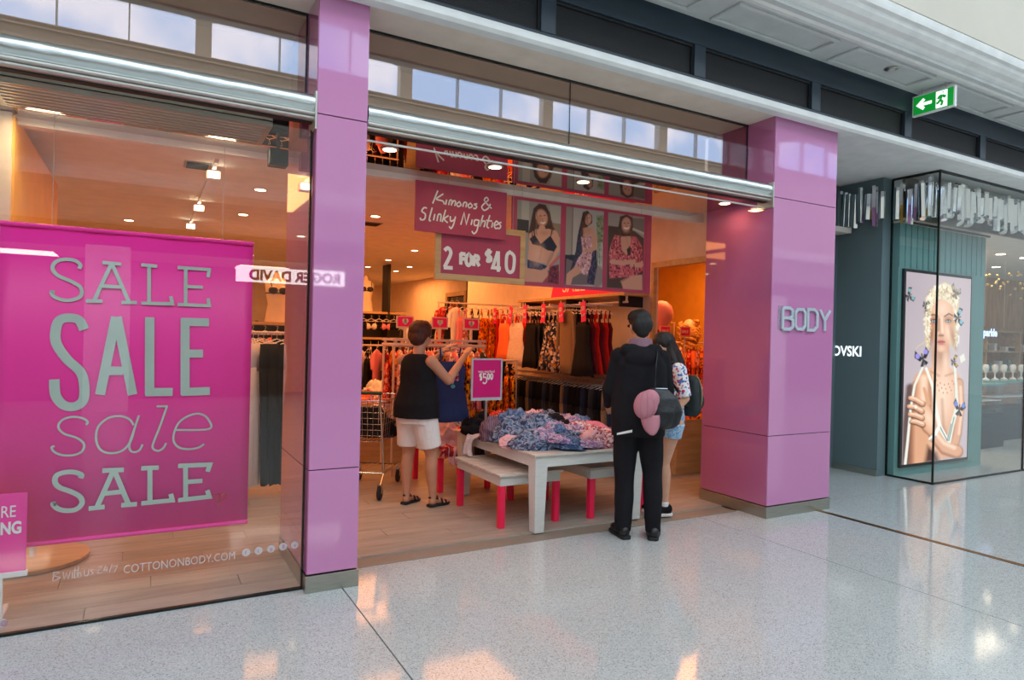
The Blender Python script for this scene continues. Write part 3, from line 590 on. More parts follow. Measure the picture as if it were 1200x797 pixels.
# ================================================================= exit sign
ex=empty('exit_sign',(6.5,3.38,3.745)); ex.scale=(1.083,1.083,1.083); tag(ex,'green exit sign with white arrow and running man hanging from the soffit','exit sign')
m_grn=mat('exit_green',srgb(10,140,50),.4,emis=srgb(10,150,50),es=.55); m_exw=mat('exit_white',srgb(240,250,240),.4,emis=(1,1,1),es=.8)
MB().box(0,.03,0,.36,0,.185).build('case',m_white,ex,bevel=.004)
bx('green_face',-.003,0,.012,.348,.014,.171,m_grn,ex)
for y in (.08,.28): bx('rod',.01,.02,y,y+.01,.185,.236,m_alu,ex)
def f_ex(x,z,d): return (-.0045+d,.348-x,z)   # x measured from the left as seen
bx('figure_panel',-.004,-.002,.06,.155,.02,.166,m_exw,ex)
strokes('arrow',(.028,[(0,[(.04,.092),(.16,.092)]),(0,[(.095,.135),(.045,.092),(.095,.05)])]),0,m_exw,ex,f=f_ex)
strokes('running_man',(.02,[(0,[(.245,.125),(.232,.085)]),(0,[(.232,.085),(.25,.065),(.24,.035)]),(0,[(.232,.085),(.215,.065),(.2,.06)]),(0,[(.245,.125),(.225,.115),(.212,.098)]),(0,[(.248,.122),(.266,.105),(.278,.112)]),(0,[(.25,.148),(.256,.15)])]),0,m_grn,ex,f=lambda x,z,d:(-.0055+d,.348-x,z))
# ================================================================= banner in the window
bn=empty('sale_banner',(-.05,4.35,.32)); tag(bn,'large hot pink hanging banner reading SALE four times in different lettering','banner')
W_=.626
mb=MB(); n=24
for i in range(n+1):
    x=-W_+2*W_*i/n
    for z in (0,1.0,1.73): mb.v.append((x,.006*math.sin(i*.9)*.4,z))
for i in range(n):
    for k in range(2): mb.f.append((i*3+k,(i+1)*3+k,(i+1)*3+k+1,i*3+k+1)); mb.m.append(0)
sh=mb.build('banner_sheet',m_hot,bn,smooth=True); so_=sh.modifiers.new('t','SOLIDIFY'); so_.thickness=.002; so_.offset=1
for z in (.0,1.715): MB().tube([(-W_,0,z+.01),(W_,0,z+.01)],.013,8).build('hem_rod',m_hot,bn,smooth=True)
for x in (-.4,.45): MB().tube([(x,0,1.73),(x,0,2.43)],.0015,4).build('hanging_wire',m_alu,bn)
fb=lambda x,z,d:(x+.05,-.006+d,z-.32)
for nm,dt in (('thin_serif_word',SALE1),('bold_word',SALE2),('italic_word',SALE3),('slab_serif_word',SALE4)): strokes(nm,dt,0,m_mint,bn,f=fb)
h_=strokes('heart_outline',HEART1,0,m_redp,bn,f=fb); h_['label']='small red heart outline'
# second small sign on a stand with round timber foot
s2=empty('window_sign',(-.62,4.2,0)); tag(s2,'smaller hot pink sign standing low at the left edge of the window','sign')
bx('board',-.45,.105,-.006,.006,.24,.645,m_hot,s2); bx('sign_shoe',-.46,.112,-.012,.012,.215,.242,m_whitep,s2)
for x in (-.35,.0): bx('support_foot',x-.01,x+.01,-.01,.18,.0,.215 if 0 else .02,m_whitep,s2); bx('support_post',x-.01,x+.01,-.01,.01,.02,.215,m_whitep,s2)
text('lettering','RE',.085,m_whitep,s2,Matrix.Translation((-.005,-.008,.525))@Matrix.Rotation(R(90),4,'X'),sx=.7); text('lettering','NG',.085,m_whitep,s2,Matrix.Translation((-.005,-.008,.44))@Matrix.Rotation(R(90),4,'X'),sx=.7,bold=.003)
pl=empty('display_stand',(-.60,5.17,0)); tag(pl,'round low timber plinth with a post standing behind the pink banner','display stand')
MB().lathe([(.30,0),(.31,.01),(.31,.03),(.30,.035)],40).build('round_base',m_oak,pl,smooth=True); MB().tube([(0,0,.035),(0,0,1.2)],.02,10).build('post',m_white,pl,smooth=True)
MB().tube([(-.2,0,1.2),(.2,0,1.2)],.012,8).build('crossbar',m_white,pl)
lm=empty('leaning_mirror',(-.45,7.3,0)); tag(lm,'tall narrow framed mirror standing beside the mustard display wall','mirror')
bx('frame',-.25,.25,0,.03,0,2.4,m_oak,lm,bevel=.004).rotation_euler=(R(-4),0,0); bx('mirror_glass',-.22,.22,-.004,0,.03,2.37,m_mirr,lm).rotation_euler=(R(-4),0,0)
# ================================================================= hanging boards over the entrance
def fY(y0,ox,oz): return lambda x,z,d:(x-ox,d,z-oz)
k1=empty('kimono_sign',(1.80,4.83,2.335)); tag(k1,'dusty rose hanging board reading Kimonos & Slinky Nighties in handwriting','sign')
bx('board',0,.80,-.006,.006,-.02,.37,m_rose,k1); strokes('handwriting',KIMONO,0,m_whitep,k1,f=lambda x,z,d:(x-1.80,-.0075+d,z-2.335))
k2=empty('price_sign',(1.99,4.87,1.955)); tag(k2,'wood framed rose board reading 2 FOR $40','sign')
bx('board',.03,.79,-.004,.006,.035,.44,m_rose,k2)
for a,b,c,d in [(0,.82,0,.05),(0,.82,.41,.46),(0,.05,.05,.41),(.77,.82,.05,.41)]: bx('frame',a,b,-.012,.012,c,d,m_oak,k2,bevel=.003)
strokes('lettering',TWOFOR,0,m_whitep,k2,f=lambda x,z,d:(x-1.99,-.0055+d,z-1.955))
for x in (.1,.7): MB().tube([(x,0,.46),(x,0,.82)],.002,4).build('hanging_wire',m_alu,k2)
pb=empty('photo_board',(2.68,4.88,1.955)); tag(pb,'long rose framed board with three lingerie photographs hanging over the entrance','photo board')
bx('board',0,1.52,-.004,.008,0,.745,m_rose,pb)
m_print=printmat('photo_print')
def spk(cols,k=1):
    n=len(cols); return (k,[(i/n*.6,(i+1)/n*.6,c) for i,c in enumerate(cols)])
SK=(205,150,125);SKD=(170,115,92);HR=(62,34,26)
def strands(p,seed,pts,cols=((96,58,42),(44,24,20),(120,76,54))):
    r_=random.Random(seed)
    for (x,y,dx,L) in pts:
        for k in range(7):
            a=x+r_.uniform(-dx,dx); b=y+r_.uniform(-10,10); w=r_.uniform(-8,8); p.line([(a,b),(a+w,b+L*.35),(a-w*.4,b+L*.7),(a+w*.6,b+L)],1.8,1.2,r_.choice(cols),3,.6)
def pic1():
    p=Paint(90,130,[(25,20),(385,65),(20,690),(368,705)],(150,146,138))
    p.poly([(60,20),(120,25),(120,190),(60,190)],(176,172,162)); p.poly([(285,60),(385,70),(385,210),(300,200)],(172,166,154)); p.poly([(25,180),(120,190),(115,290),(25,280)],(44,44,50))
    p.poly([(310,210),(385,215),(380,330),(330,300)],(140,120,100)); p.poly([(20,600),(370,600),(368,710),(20,700)],(150,70,75))
    p.poly([(200,50),(255,60),(290,130),(310,220),(340,280),(300,300),(240,250),(170,260),(150,330),(125,390),(115,300),(135,190),(155,90)],HR,8)
    p.poly([(120,300),(170,265),(280,255),(345,270),(372,330),(355,420),(330,400),(300,470),(265,540),(110,520),(120,420)],SK,5)
    p.poly([(105,560),(230,580),(270,640),(230,695),(20,690),(60,600)],SK,6); p.line([(340,300),(352,420),(300,520),(240,610)],20,14,SK,4); p.line([(340,400),(300,500),(245,590)],4,4,SKD,5)
    p.line([(225,250),(230,300)],26,30,SK,6); p.ell(222,165,48,68,SK,-12); p.ell(205,190,20,30,SKD,0,.6,.5)
    p.line([(205,152),(222,150)],3,3,(60,30,25)); p.line([(238,148),(252,146)],3,3,(60,30,25)); p.line([(215,205),(235,212),(250,203)],4,4,(240,230,220),2); p.line([(228,170),(232,188)],3,4,SKD,3)
    p.poly([(165,305),(215,380),(295,310),(350,400),(325,440),(270,430),(215,398),(150,385),(125,340)],(22,28,50),4); p.line([(300,310),(310,260)],4,4,(22,28,50)); p.line([(165,310),(160,270)],4,4,(22,28,50))
    p.poly([(110,510),(200,535),(270,560),(235,595),(110,580)],(26,34,62),4,spk=spk([(26,34,62),(70,80,120)],3)); p.ell(240,625,35,40,SK,20); strands(p,1,[(175,100,18,120),(165,190,18,120),(145,280,12,80),(285,120,12,110),(312,200,14,90)]); p.ell(190,470,40,70,(226,176,150),10,.9,.6); p.line([(300,455),(268,530)],5,5,SKD,9,.7); p.line([(228,400),(205,510)],3,3,SKD,8,.5); p.ell(245,290,30,16,SKD,0,.9,.5)
    p.poly([(290,560),(365,545),(362,705),(275,690)],(110,30,50),5,spk=spk([(150,40,60),(50,30,50),(110,30,50)],3)); p.line([(370,480),(290,560)],14,10,(190,100,100),3)
    return p
def pic2():
    p=Paint(90,130,[(418,72),(745,118),(405,715),(735,740)],(176,170,162))
    p.poly([(405,70),(480,80),(470,490),(405,490)],(150,140,130)); p.line([(475,80),(465,480)],5,5,(120,112,104)); p.poly([(680,150),(745,150),(740,560),(685,540)],(126,136,100),6,spk=spk([(150,156,120),(100,112,80)],4))
    for x in range(690,745,14): p.line([(x,375),(x-3,560)],2.5,2.5,(210,210,205))
    p.poly([(405,470),(500,470),(520,700),(405,715)],(30,34,48),3); p.poly([(420,500),(660,590),(650,720),(410,715)],(112,96,98),4); p.ell(690,650,60,90,(140,128,122))
    p.poly([(560,120),(600,108),(640,150),(642,210),(600,240),(570,330),(530,320),(530,250)],HR,6)
    p.poly([(530,250),(560,300),(560,440),(560,470),(500,600),(450,610),(500,440),(515,320)],(38,38,62),4,spk=spk([(60,56,84),(38,38,62)],3)); p.poly([(640,250),(680,400),(690,560),(660,720),(600,700),(620,560),(640,440)],(38,38,62),4,spk=spk([(80,70,110),(38,38,62)],3))
    p.poly([(560,250),(660,240),(682,400),(640,460),(560,470)],SK,5); p.poly([(545,320),(640,310),(645,440),(630,560),(600,640),(475,600),(520,500),(560,450)],(198,148,150),4,spk=spk([(224,180,178),(150,90,100),(198,148,150)],3))
    p.line([(510,600),(450,640),(440,700)],34,22,SK,4); p.line([(672,330),(670,420),(570,440)],18,12,SK,4); p.ell(607,180,27,46,SK,8); p.line([(600,210),(615,212)],3,3,(190,80,80),2); p.line([(596,170),(604,170)],2,2,(60,30,25)); p.line([(614,170),(622,170)],2,2,(60,30,25))
    strands(p,2,[(590,125,14,80),(560,200,16,100),(550,270,14,60)]); p.ell(600,270,26,20,SKD,0,.9,.4); p.line([(600,330),(590,440)],4,4,(160,110,116),6,.6)
    return p
def pic3():
    p=Paint(90,130,[(775,125),(1085,165),(765,745),(1062,770)],(160,150,140))
    p.poly([(775,235),(870,245),(1000,280),(1080,340),(1062,770),(765,745)],(70,48,40),8); p.poly([(950,170),(1085,175),(1082,290),(980,250)],(120,108,100),5); p.line([(960,250),(1082,300)],6,8,(190,180,165),5)
    p.poly([(875,160),(930,142),(975,165),(985,240),(970,330),(940,380),(850,370),(850,300)],HR,8)
    p.poly([(830,310),(880,320),(1010,325),(1060,400),(1072,600),(1000,650),(790,670),(780,480),(800,380)],(196,84,92),6,spk=spk([(226,130,130),(150,40,64),(90,30,50),(196,84,92),(214,110,112)],3))
    p.poly([(880,330),(970,320),(960,400),(930,480),(890,440)],SK,6); p.poly([(930,430),(960,400),(965,480),(940,480)],(24,24,34),3)
    p.line([(810,530),(900,545),(990,530)],20,16,SK,4); p.line([(1050,560),(970,560)],22,14,SK,4); p.line([(990,560),(1000,640)],4,4,(90,30,50),4)
    p.poly([(880,690),(960,650),(1060,640),(1060,770),(900,760)],SK,8); p.line([(880,700),(950,660)],5,5,SKD,6)
    p.ell(927,225,40,60,SK,4); p.line([(905,215),(918,213)],3,3,(50,25,20)); p.line([(938,213),(950,214)],3,3,(50,25,20)); p.line([(910,252),(928,260),(946,252)],4.5,4.5,(245,238,230),2); p.line([(928,225),(930,240)],3,3,SKD,3); strands(p,3,[(885,160,12,110),(870,260,12,100),(972,170,8,90),(968,240,8,90)]); p.ell(930,285,24,12,SKD,0,.9,.6); p.line([(930,330),(945,420)],3,3,SKD,6,.5)
    return p
for k,(pc,x0,x1) in enumerate([(pic1,.05,.49),(pic2,.545,.955),(pic3,1.005,1.43)]):
    pc().build('photograph',m_print,pb,(x0,-.006,.72),(x1-x0,0,0),(0,0,-.69))
bx('board_edge',1.46,1.52,-.007,-.004,0,.745,m_rose,pb)
for x in (.1,1.4): MB().tube([(x,0,.745),(x,0,.82)],.003,4).build('hanging_wire',m_alu,pb)
# pink SALE panel on the right wall
sp_=empty('wall_sign',(4.80,5.80,2.02)); tag(sp_,'hot pink panel reading SALE above the clothes rack on the right wall','sign')
MB().add([(0,0,.04),(0,1.78,.04),(0,1.66,.42),(0,0,.42),(.02,0,.04),(.02,1.78,.04),(.02,1.66,.42),(.02,0,.42)],[(0,1,2,3),(4,7,6,5),(0,4,5,1),(1,5,6,2),(2,6,7,3),(3,7,4,0)]).build('panel',m_hot2,sp_)
text('lettering','SALE',.26,m_whitep,sp_,Mface(-.004,1.5,.10,180)@Matrix.Shear('XZ',4,(0,0)) if 0 else Mface(-.004,1.5,.10,180),sx=.95)
# ================================================================= tables and benches
def table(name,label,cat,x0,x1,y0,y1,h,topth,ap,leg_w0,leg_w1,mleg,mtop,inset=.02,group=None,apron_m=None):
    t=empty(name,((x0+x1)/2,(y0+y1)/2,0)); tag(t,label,cat,group); a,b=(x1-x0)/2,(y1-y0)/2
    n=4
    for k in range(n):
        u0=-a+2*a*k/n; bx('top_board',u0+.001,u0+2*a/n-.001,-b,b,h-topth,h,mtop,t,bevel=.003)
    z0,z1=h-topth-ap,h-topth; am=apron_m or m_tabw
    for q in ((-a+inset,a-inset,-b+inset,-b+inset+.022),(-a+inset,a-inset,b-inset-.022,b-inset),(-a+inset,-a+inset+.022,-b+inset+.022,b-inset-.022),(a-inset-.022,a-inset,-b+inset+.022,b-inset-.022)): bx('apron',*q,z0,z1,am,t,bevel=.002)
    for sx in (-1,1):
        for sy in (-1,1):
            cx,cy=sx*(a-inset-leg_w0/2-.0),sy*(b-inset-leg_w0/2-.0); zt=z1 if leg_w0!=leg_w1 else z0
            if zt==z1: cx+=-sx*-.004; cy+=-sy*-.004
            vs=[];
            for z,w in ((0,leg_w1),(zt-.001,leg_w0)):
                ox=cx+sx*0; 
                for i,j2 in ((-1,-1),(1,-1),(1,1),(-1,1)): vs.append((ox+i*w/2,cy+j2*w/2,z))
            MB().add(vs,[(0,3,2,1),(4,5,6,7),(0,1,5,4),(1,2,6,5),(2,3,7,6),(3,0,4,7)]).build('leg',mleg,t,bevel=.004)
    return t
table('display_table','large white painted table with tapered legs heaped with sale clothes','table',2.62,3.72,4.31,5.80,.612,.018,.085,.115,.085,m_tabw,m_tabt)
table('display_bench','white bench with neon coral legs left of the big table, partly under it','bench',2.44,3.04,4.54,5.40,.43,.02,.075,.05,.05,m_coral,m_tabt)
table('display_bench','white bench with neon coral legs to the right beneath the big table','bench',3.27,3.90,4.49,5.30,.43,.02,.075,.05,.05,m_coral,m_tabt)
table('display_bench','rear white bench with a neon coral leg, covered by fallen clothes beside the woman','bench',2.47,3.07,5.84,6.6,.43,.02,.075,.05,.05,m_coral,m_tabt)
# ================================================================= fabrics
F={}
def c(*a): return srgb(*a)
F['blue grey print']=fabric('blue_grey_print',[c(58,68,90),c(104,120,146),c(150,158,174),c(92,84,110)],13,'noise')
F['lilac']=fabric('lilac_print',[c(168,128,158),c(200,172,190),c(128,110,150)],11,'noise')
F['washed denim blue']=fabric('denim_blue',[c(80,100,136),c(118,140,172),c(62,80,116)],12,'noise')
F['coral floral']=fabric('coral_floral',[c(200,104,110),c(232,196,194),c(150,60,84),c(216,150,150),c(236,214,212)],40,'voronoi')
F['pale pink']=fabric('pale_pink',[c(226,160,164),c(236,182,184)],10,'noise')
F['white']=fabric('white_cloth',[c(226,220,216),c(240,236,232)],12,'noise')
F['black']=fabric('black_cloth',[c(22,21,24),c(30,29,33)],12,'noise')
F['charcoal']=fabric('charcoal_cloth',[c(52,50,54),c(62,60,64)],12,'noise')
F['striped blue and brown']=fabric('stripe_cloth',[c(60,74,120),c(120,90,80),c(90,110,160),c(180,120,90)],16,'wave')
F['orange']=fabric('orange_cloth',[c(240,110,60),c(246,124,74)],12,'noise')
F['red']=fabric('red_cloth',[c(206,26,22),c(222,36,30)],12,'noise')
F['orange floral']=fabric('orange_floral',[c(238,120,10),c(250,150,30),c(180,60,20),c(120,90,60),c(244,136,16)],34,'voronoi')
F['yellow floral']=fabric('yellow_floral',[c(240,160,20),c(250,180,40),c(40,30,30),c(210,70,30)],30,'voronoi')
F['navy floral']=fabric('navy_floral',[c(34,40,66),c(60,76,120),c(200,190,190),c(30,32,50),c(170,120,70)],34,'voronoi')
F['cream lace']=fabric('cream_lace',[c(236,220,214),c(222,200,196)],60,'voronoi')
F['khaki']=fabric('khaki_cloth',[c(130,104,80),c(142,116,90)],12,'noise')
F['maroon']=fabric('maroon_cloth',[c(96,24,30),c(110,30,36)],12,'noise')
F['pink']=fabric('pink_cloth',[c(230,120,140),c(236,140,156)],12,'noise')
F['red floral']=fabric('red_floral',[c(190,40,46),c(230,150,130),c(150,30,50),c(220,80,60)],34,'voronoi')
F['navy']=fabric('navy_cloth',[c(46,60,108),c(54,70,120)],12,'noise')
F['dark denim']=fabric('dark_denim',[c(44,50,70),c(52,60,82)],20,'noise')
# ================================================================= crumpled clothes
def crumple_mesh(seed,m):
    bm=bmesh.new(); bmesh.ops.create_icosphere(bm,subdivisions=5,radius=1)
    o=Vector((seed*7.3,seed*3.1,seed)); ca,sa=math.cos(seed*1.9),math.sin(seed*1.9)
    for v in bm.verts:
        p=v.co.copy(); q=p*1.5+o
        w=Vector((noise.noise(q),noise.noise(q+Vector((9,0,0))),noise.noise(q+Vector((0,9,0)))))
        d=1+.35*noise.noise(p*1.1+o)
        rd=0; p2=Vector((p.x*ca-p.y*sa,(p.x*sa+p.y*ca)*.38,p.z*.8))
        for k,(s,a) in enumerate([(2.4,.24),(5.0,.17),(10,.07)]):
            rd+=a*(1-2*abs(noise.noise(p2*s+w*.9+o*(k+1))))
        v.co=p*(d+rd-.1)
        if v.co.z<0: v.co.z*=.12
    for f in bm.faces:f.smooth=True
    
    for v in bm.verts: v.co*=.16
    me=bpy.data.meshes.new('crumpled_garment'); bm.to_mesh(me); bm.free(); me.materials.append(m); return me
CM={}
def crumple(x,y,z,sx,sy,sz,col,label,name='crumpled_top',group='sale clothes heaped on the display table'):
    key=(col,rng.randint(0,2))
    if key not in CM: CM[key]=crumple_mesh(len(CM)+1,F[col])
    o=bpy.data.objects.new(name,CM[key]); COL.objects.link(o); o.location=(x,y,z+sz*.1); o.scale=(sx/.16,sy/.16,sz/.16); o.rotation_euler=(rng.uniform(-.12,.12),rng.uniform(-.12,.12),rng.uniform(0,6)); tag(o,label,'clothing',group); return o
pile=[(2.80,4.62,.16,.15,.10,'blue grey print','front left corner of the table'),(3.0,4.50,.17,.12,.08,'washed denim blue','front edge, left of centre'),(3.12,4.62,.16,.14,.09,'blue grey print','front of the heap, by the denim one'),(3.25,4.47,.13,.10,.06,'lilac','low at the front edge of the table'),
(3.40,4.55,.17,.14,.09,'coral floral','front right of the heap'),(3.55,4.50,.12,.12,.05,'white','rolled at the right front of the table'),(3.58,4.66,.12,.14,.09,'coral floral','right end of the heap beside the man'),
(2.78,4.92,.15,.17,.15,'blue grey print','left side of the heap, piled high'),(2.95,4.85,.17,.15,.17,'blue grey print','left crest of the heap'),(3.1,4.85,.15,.15,.13,'pale pink','middle of the heap'),(3.25,4.78,.16,.15,.12,'lilac','centre of the heap'),(3.42,4.80,.16,.14,.12,'coral floral','right crest of the heap'),(3.58,4.88,.13,.15,.11,'pink','right rear of the heap'),
(2.72,5.2,.11,.16,.14,'striped blue and brown','left edge of the table, striped'),(2.95,5.15,.18,.15,.17,'washed denim blue','rear left of the heap'),(3.12,5.15,.16,.15,.18,'coral floral','rear crest of the heap'),(3.3,5.1,.16,.15,.15,'black','dark patch at the rear of the heap'),(3.45,5.12,.15,.15,.15,'lilac','rear right of the heap'),(3.6,5.15,.12,.15,.12,'washed denim blue','far right of the heap'),
(2.75,5.5,.13,.15,.14,'black','far left corner behind the price sign'),(2.95,5.5,.15,.15,.14,'red floral','behind the price sign'),(3.2,5.5,.16,.16,.14,'pink','far middle of the table'),(3.45,5.5,.17,.16,.13,'blue grey print','far right of the table'),(2.68,4.78,.08,.12,.06,'pale pink','hanging at the left table edge'),(3.05,4.72,.1,.1,.15,'lilac','between the blue ones at the front')]
for x,y,sx,sy,sz,col,w in pile: crumple(x,y,.612,sx,sy,sz,col,f'crumpled {col} garment, {w}')
for i in range(16):
    x,y=rng.uniform(2.8,3.6),rng.uniform(4.45,5.4); cl=['blue grey print','lilac','coral floral','washed denim blue','striped blue and brown','pale pink'][i%6]
    crumple(x,y,.66+.05*(y-4.4),rng.uniform(.07,.11),rng.uniform(.07,.1),rng.uniform(.05,.08),cl,f'small {cl} piece atop the heap, '+('left' if x<3.05 else 'middle' if x<3.35 else 'right')+(' front' if y<4.75 else ' centre' if y<5.1 else ' rear'),'crumpled_top',f'small {cl} pieces on the sale heap')
for x,y,sx,sy,sz,col,w in [(2.60,5.98,.14,.13,.18,'pale pink','front, under the navy singlet'),(2.75,6.0,.15,.14,.13,'red floral','centre'),(2.62,6.3,.17,.15,.2,'maroon','rear'),(2.84,6.25,.14,.16,.15,'blue grey print','right'),(2.88,5.98,.1,.1,.08,'charcoal','front right corner')]:
    crumple(x,y,.43,sx,sy,sz,col,f'crumpled {col} garment on the rear bench, {w}',group='fallen clothes on the rear bench')
def drape(name,x,y,z,w,L,col,label,az=0,seed=1):
    mb=MB();nx,nz=12,14
    for i in range(nz+1):
        t=i/nz
        for k in range(nx+1):
            u=k/nx-.5; wd=w*(.75+.4*math.sin(t*2+seed)*.5); f=.02*math.sin(u*18+seed+t*1.5)*(.3+t); r=.05
            yy=(-r*math.sin(min(t*6,PI/2)) if t<.26 else -r-.02*t)+f; zz=.0 if t<.1 else -(t-.1)*L
            mb.v.append((u*wd+.02*math.sin(3*t+seed),yy+(.12*(1-t*5) if t<.2 else 0),zz+.01*math.sin(u*9)))
    for i in range(nz):
        for k in range(nx): a=i*(nx+1)+k; mb.f.append((a,a+1,a+nx+2,a+nx+1)); mb.m.append(0)
    o=mb.build(name,F[col],None,smooth=True); o.location=(x,y,z); o.rotation_euler=(0,0,az); so=o.modifiers.new('t','SOLIDIFY'); so.thickness=.004
    tag(o,label,'clothing'); return o
drape('draped_top',2.53,5.85,.46,.20,.12,'red floral','red floral top hanging at the left end of the rear bench above its leg',0,6)
drape('draped_top',2.66,5.84,.46,.26,.20,'pale pink','pale pink top hanging over the front edge of the rear bench',0,2)
drape('draped_top',2.90,5.84,.46,.2,.22,'charcoal','dark grey garment hanging off the rear bench by its coral leg',0,4)
drape('draped_top',2.62,5.35,.63,.22,.20,'cream lace','pale grey garment hanging over the left table edge',-PI/2,3)
# ================================================================= price sign on the table
ps=empty('price_stand',(2.69,5.30,.612)); tag(ps,'magenta price card reading $5.00 in a pale frame on a stand behind the heap','price sign')
bx('card',-.135,.145,-.004,.004,.35,.69,mat('magenta_card',srgb(214,8,120),.45,var=.02),ps)
for q in [(-.15,.16,.325,.352),(-.15,.16,.688,.702),(-.15,-.135,.352,.688),(.145,.16,.352,.688)]: bx('frame',q[0],q[1],-.007,.007,q[2],q[3],m_silver,ps)
bx('post',-.006,.012,-.006,.006,.01,.325,m_alu,ps); MB().lathe([(.07,0),(.07,.008),(.01,.012)],20).build('foot',m_alu,ps)
strokes('price',FIVE,0,m_whitep,ps,f=lambda x,z,d:(x-2.69,-.0055+d,z-.612)); text('small_lettering','was marked',.034,m_whitep,ps,Matrix.Translation((-.085,-.006,.575))@Matrix.Rotation(R(90),4,'X'),sx=1)
# ================================================================= garments on hangers
def hanger(w,z=0):
    mb=MB(); mb.tube([(.0,0,-.055),(0,0,-.03),(.012,0,-.012),(.008,0,.006),(-.006,0,.008),(-.012,0,-.004)],.0022,4)
    mb.tube([(-w/2,0,-.105),(0,0,-.055),(w/2,0,-.105)],.005,4); mb.tube([(-w/2,0,-.105),(w/2,0,-.105)],.003,4); return mb
def gmesh(kind,w,L,seed):
    r=random.Random(seed); mb=MB(); n=22; f0=r.uniform(0,6)
    def loft(levels,amp=.006,nf=7,cx=0):
        b=len(mb.v)
        for (z,hw,hd,off) in levels:
            t=min(1,-z/.6)
            for k in range(n):
                a=2*PI*k/n; fold=amp*(.2+t)*math.sin(nf*math.cos(a)*1.6+f0+t)
                mb.v.append((cx+off+hw*math.cos(a),(hd*math.sin(a)+fold)*(1 if abs(math.sin(a))>.05 else .3),z+.008*math.sin(3*a+f0)*(t>.5)))
        m=len(levels)
        for i in range(m-1):
            for k in range(n): mb.f.append((b+i*n+k,b+i*n+(k+1)%n,b+(i+1)*n+(k+1)%n,b+(i+1)*n+k)); mb.m.append(0)
    T=-.1
    if kind=='trousers':
        loft([(T+.0,w*.48,.012,0),(T-.12,w*.5,.02,0),(T-.25,w*.5,.022,0)],.004)
        for s in (-1,1): loft([(T-.22,w*.26,.02,s*w*.25),(T-.5,w*.22,.018,s*w*.24),(T-L,w*.17,.014,s*w*.22)],.004,4)
    elif kind=='shorts':
        loft([(T,w*.44,.012,0),(T-.12,w*.5,.02,0)],.003)
        for s in (-1,1): loft([(T-.1,w*.27,.02,s*w*.25),(T-L,w*.27,.02,s*w*.28)],.004,4)
    elif kind=='skirt': loft([(T,w*.42,.012,0),(T-.1,w*.46,.02,0),(T-L*.5,w*.55,.03,0),(T-L,w*.65,.035,0)],.008,8)
    elif kind=='bra':
        for s in (-1,1):
            mb.ell((s*w*.22,-.0,T-.1),(w*.2,.045,.06),n=10,h=6); mb.tube([(s*w*.3,0,T+.02),(s*w*.28,0,T-.05)],.004,4)
        mb.box(-w*.45,w*.45,.0,.006,T-.13,T-.10)
    else:
        sh={'singlet':.28,'dress':.28,'shirt':.5,'jacket':.5}[kind]
        fl={'singlet':.62,'dress':.72,'shirt':.54,'jacket':.55}[kind]
        if kind in('singlet','dress'):
            for s in (-1,1): mb.tube([(s*w*.30,0,T+.03),(s*w*.27,-.012,T-.06),(s*w*.3,-.01,T-.13)],.008,5); mb.tube([(s*w*.30,0,T+.03),(s*w*.27,.012,T-.06)],.008,5)
            lv=[(T-.10,w*.36,.014,0),(T-.17,w*.46,.028,0),(T-.32,w*.42,.03,0)]
        else:
            lv=[(T+.035,w*.14,.014,0),(T+.015,w*.3,.02,0),(T-.02,w*.5,.028,0),(T-.14,w*.48,.034,0),(T-.32,w*.47,.034,0)]
            for s in (-1,1): 
                q=.5 if kind=='jacket' else .22
                mb.tube([(s*w*.46,0,T-.03),(s*w*.57,0,T-.03-q*.45),(s*w*.58,-.005,T-.03-q)],[.035,.036,.028],8)
        for k in (1,2,3): t=k/3; lv.append((T-.32-(L-.32)*t,w*(lv[-1][1]/w*0+(.44+(fl-.44)*t)),.03+.014*t,0))
        loft(lv,.009 if kind!='jacket' else .005,7)
    return mb
GM={}
def garment(kind,col,x,y,z,az,label,group,w=.36,L=.6,seed=0,name=None):
    nm=name or kind; key=(kind,col,round(w,2),round(L,2),seed%2)
    if key not in GM:
        o=gmesh(kind,w,L,seed).build(nm,F[col],None,smooth=True)
        so=o.modifiers.new('t','SOLIDIFY'); so.thickness=.003
        h=hanger(w*.9).build('hanger',m_hang,o); GM[key]=o
    else: o=copy_tree(GM[key]); o.name=nm
    o.location=(x,y,z); o.rotation_euler=(0,0,az); tag(o,label,'clothing',group); return o
def rail(name,pts,label,cat_='clothes rack',posts=(),h=0,m=None,r=.012,extra=None):
    t=empty(name,pts[0]); tag(t,label,cat_); b=Vector(pts[0]); m=m or m_wire
    MB().tube([Vector(p)-b for p in pts],r,8).build('rail',m,t,smooth=True)
    for (x,y,z0,z1) in posts: MB().tube([(x-b.x,y-b.y,z0-b.z),(x-b.x,y-b.y,z1-b.z)],.013,8).build('post',m,t,smooth=True)
    return t
AX=PI/2   # garments hung on a rail along Y face along Y: their width runs along X (az 0); a rail along X needs az pi/2
# right wall: upper arms with face-out garments, tags, shelf, lower rail of trousers
shf=empty('wall_shelf',(4.55,5.70,2.0)); tag(shf,'long timber shelf above the clothes on the right wall','shelf')
bx('shelf_board',0,.35,0,2.35,0,.035,m_oak,shf,bevel=.003)
for y in (.1,1.15,2.2): bx('bracket',.02,.35,y,y+.02,-.12,0,m_dark,shf)
rail('wall_rail',[(4.62,5.72,1.93),(4.62,8.1,1.93)],'long upper clothes rail under the timber shelf',posts=[(4.62,5.74,1.93,2.0),(4.62,6.9,1.93,2.0),(4.62,8.06,1.93,2.0)])
arms=[(7.82,'singlet','orange','orange sleeveless top',.34,.60),(7.48,'singlet','cream lace','white lace sleeveless top',.40,.64),(7.12,'singlet','black','black sleeveless top',.3,.66),(6.62,'dress','navy floral','navy floral playsuit',.42,.68),(6.30,'jacket','khaki','khaki jacket',.30,.68),(6.0,'dress','black','black dress',.32,.70)]
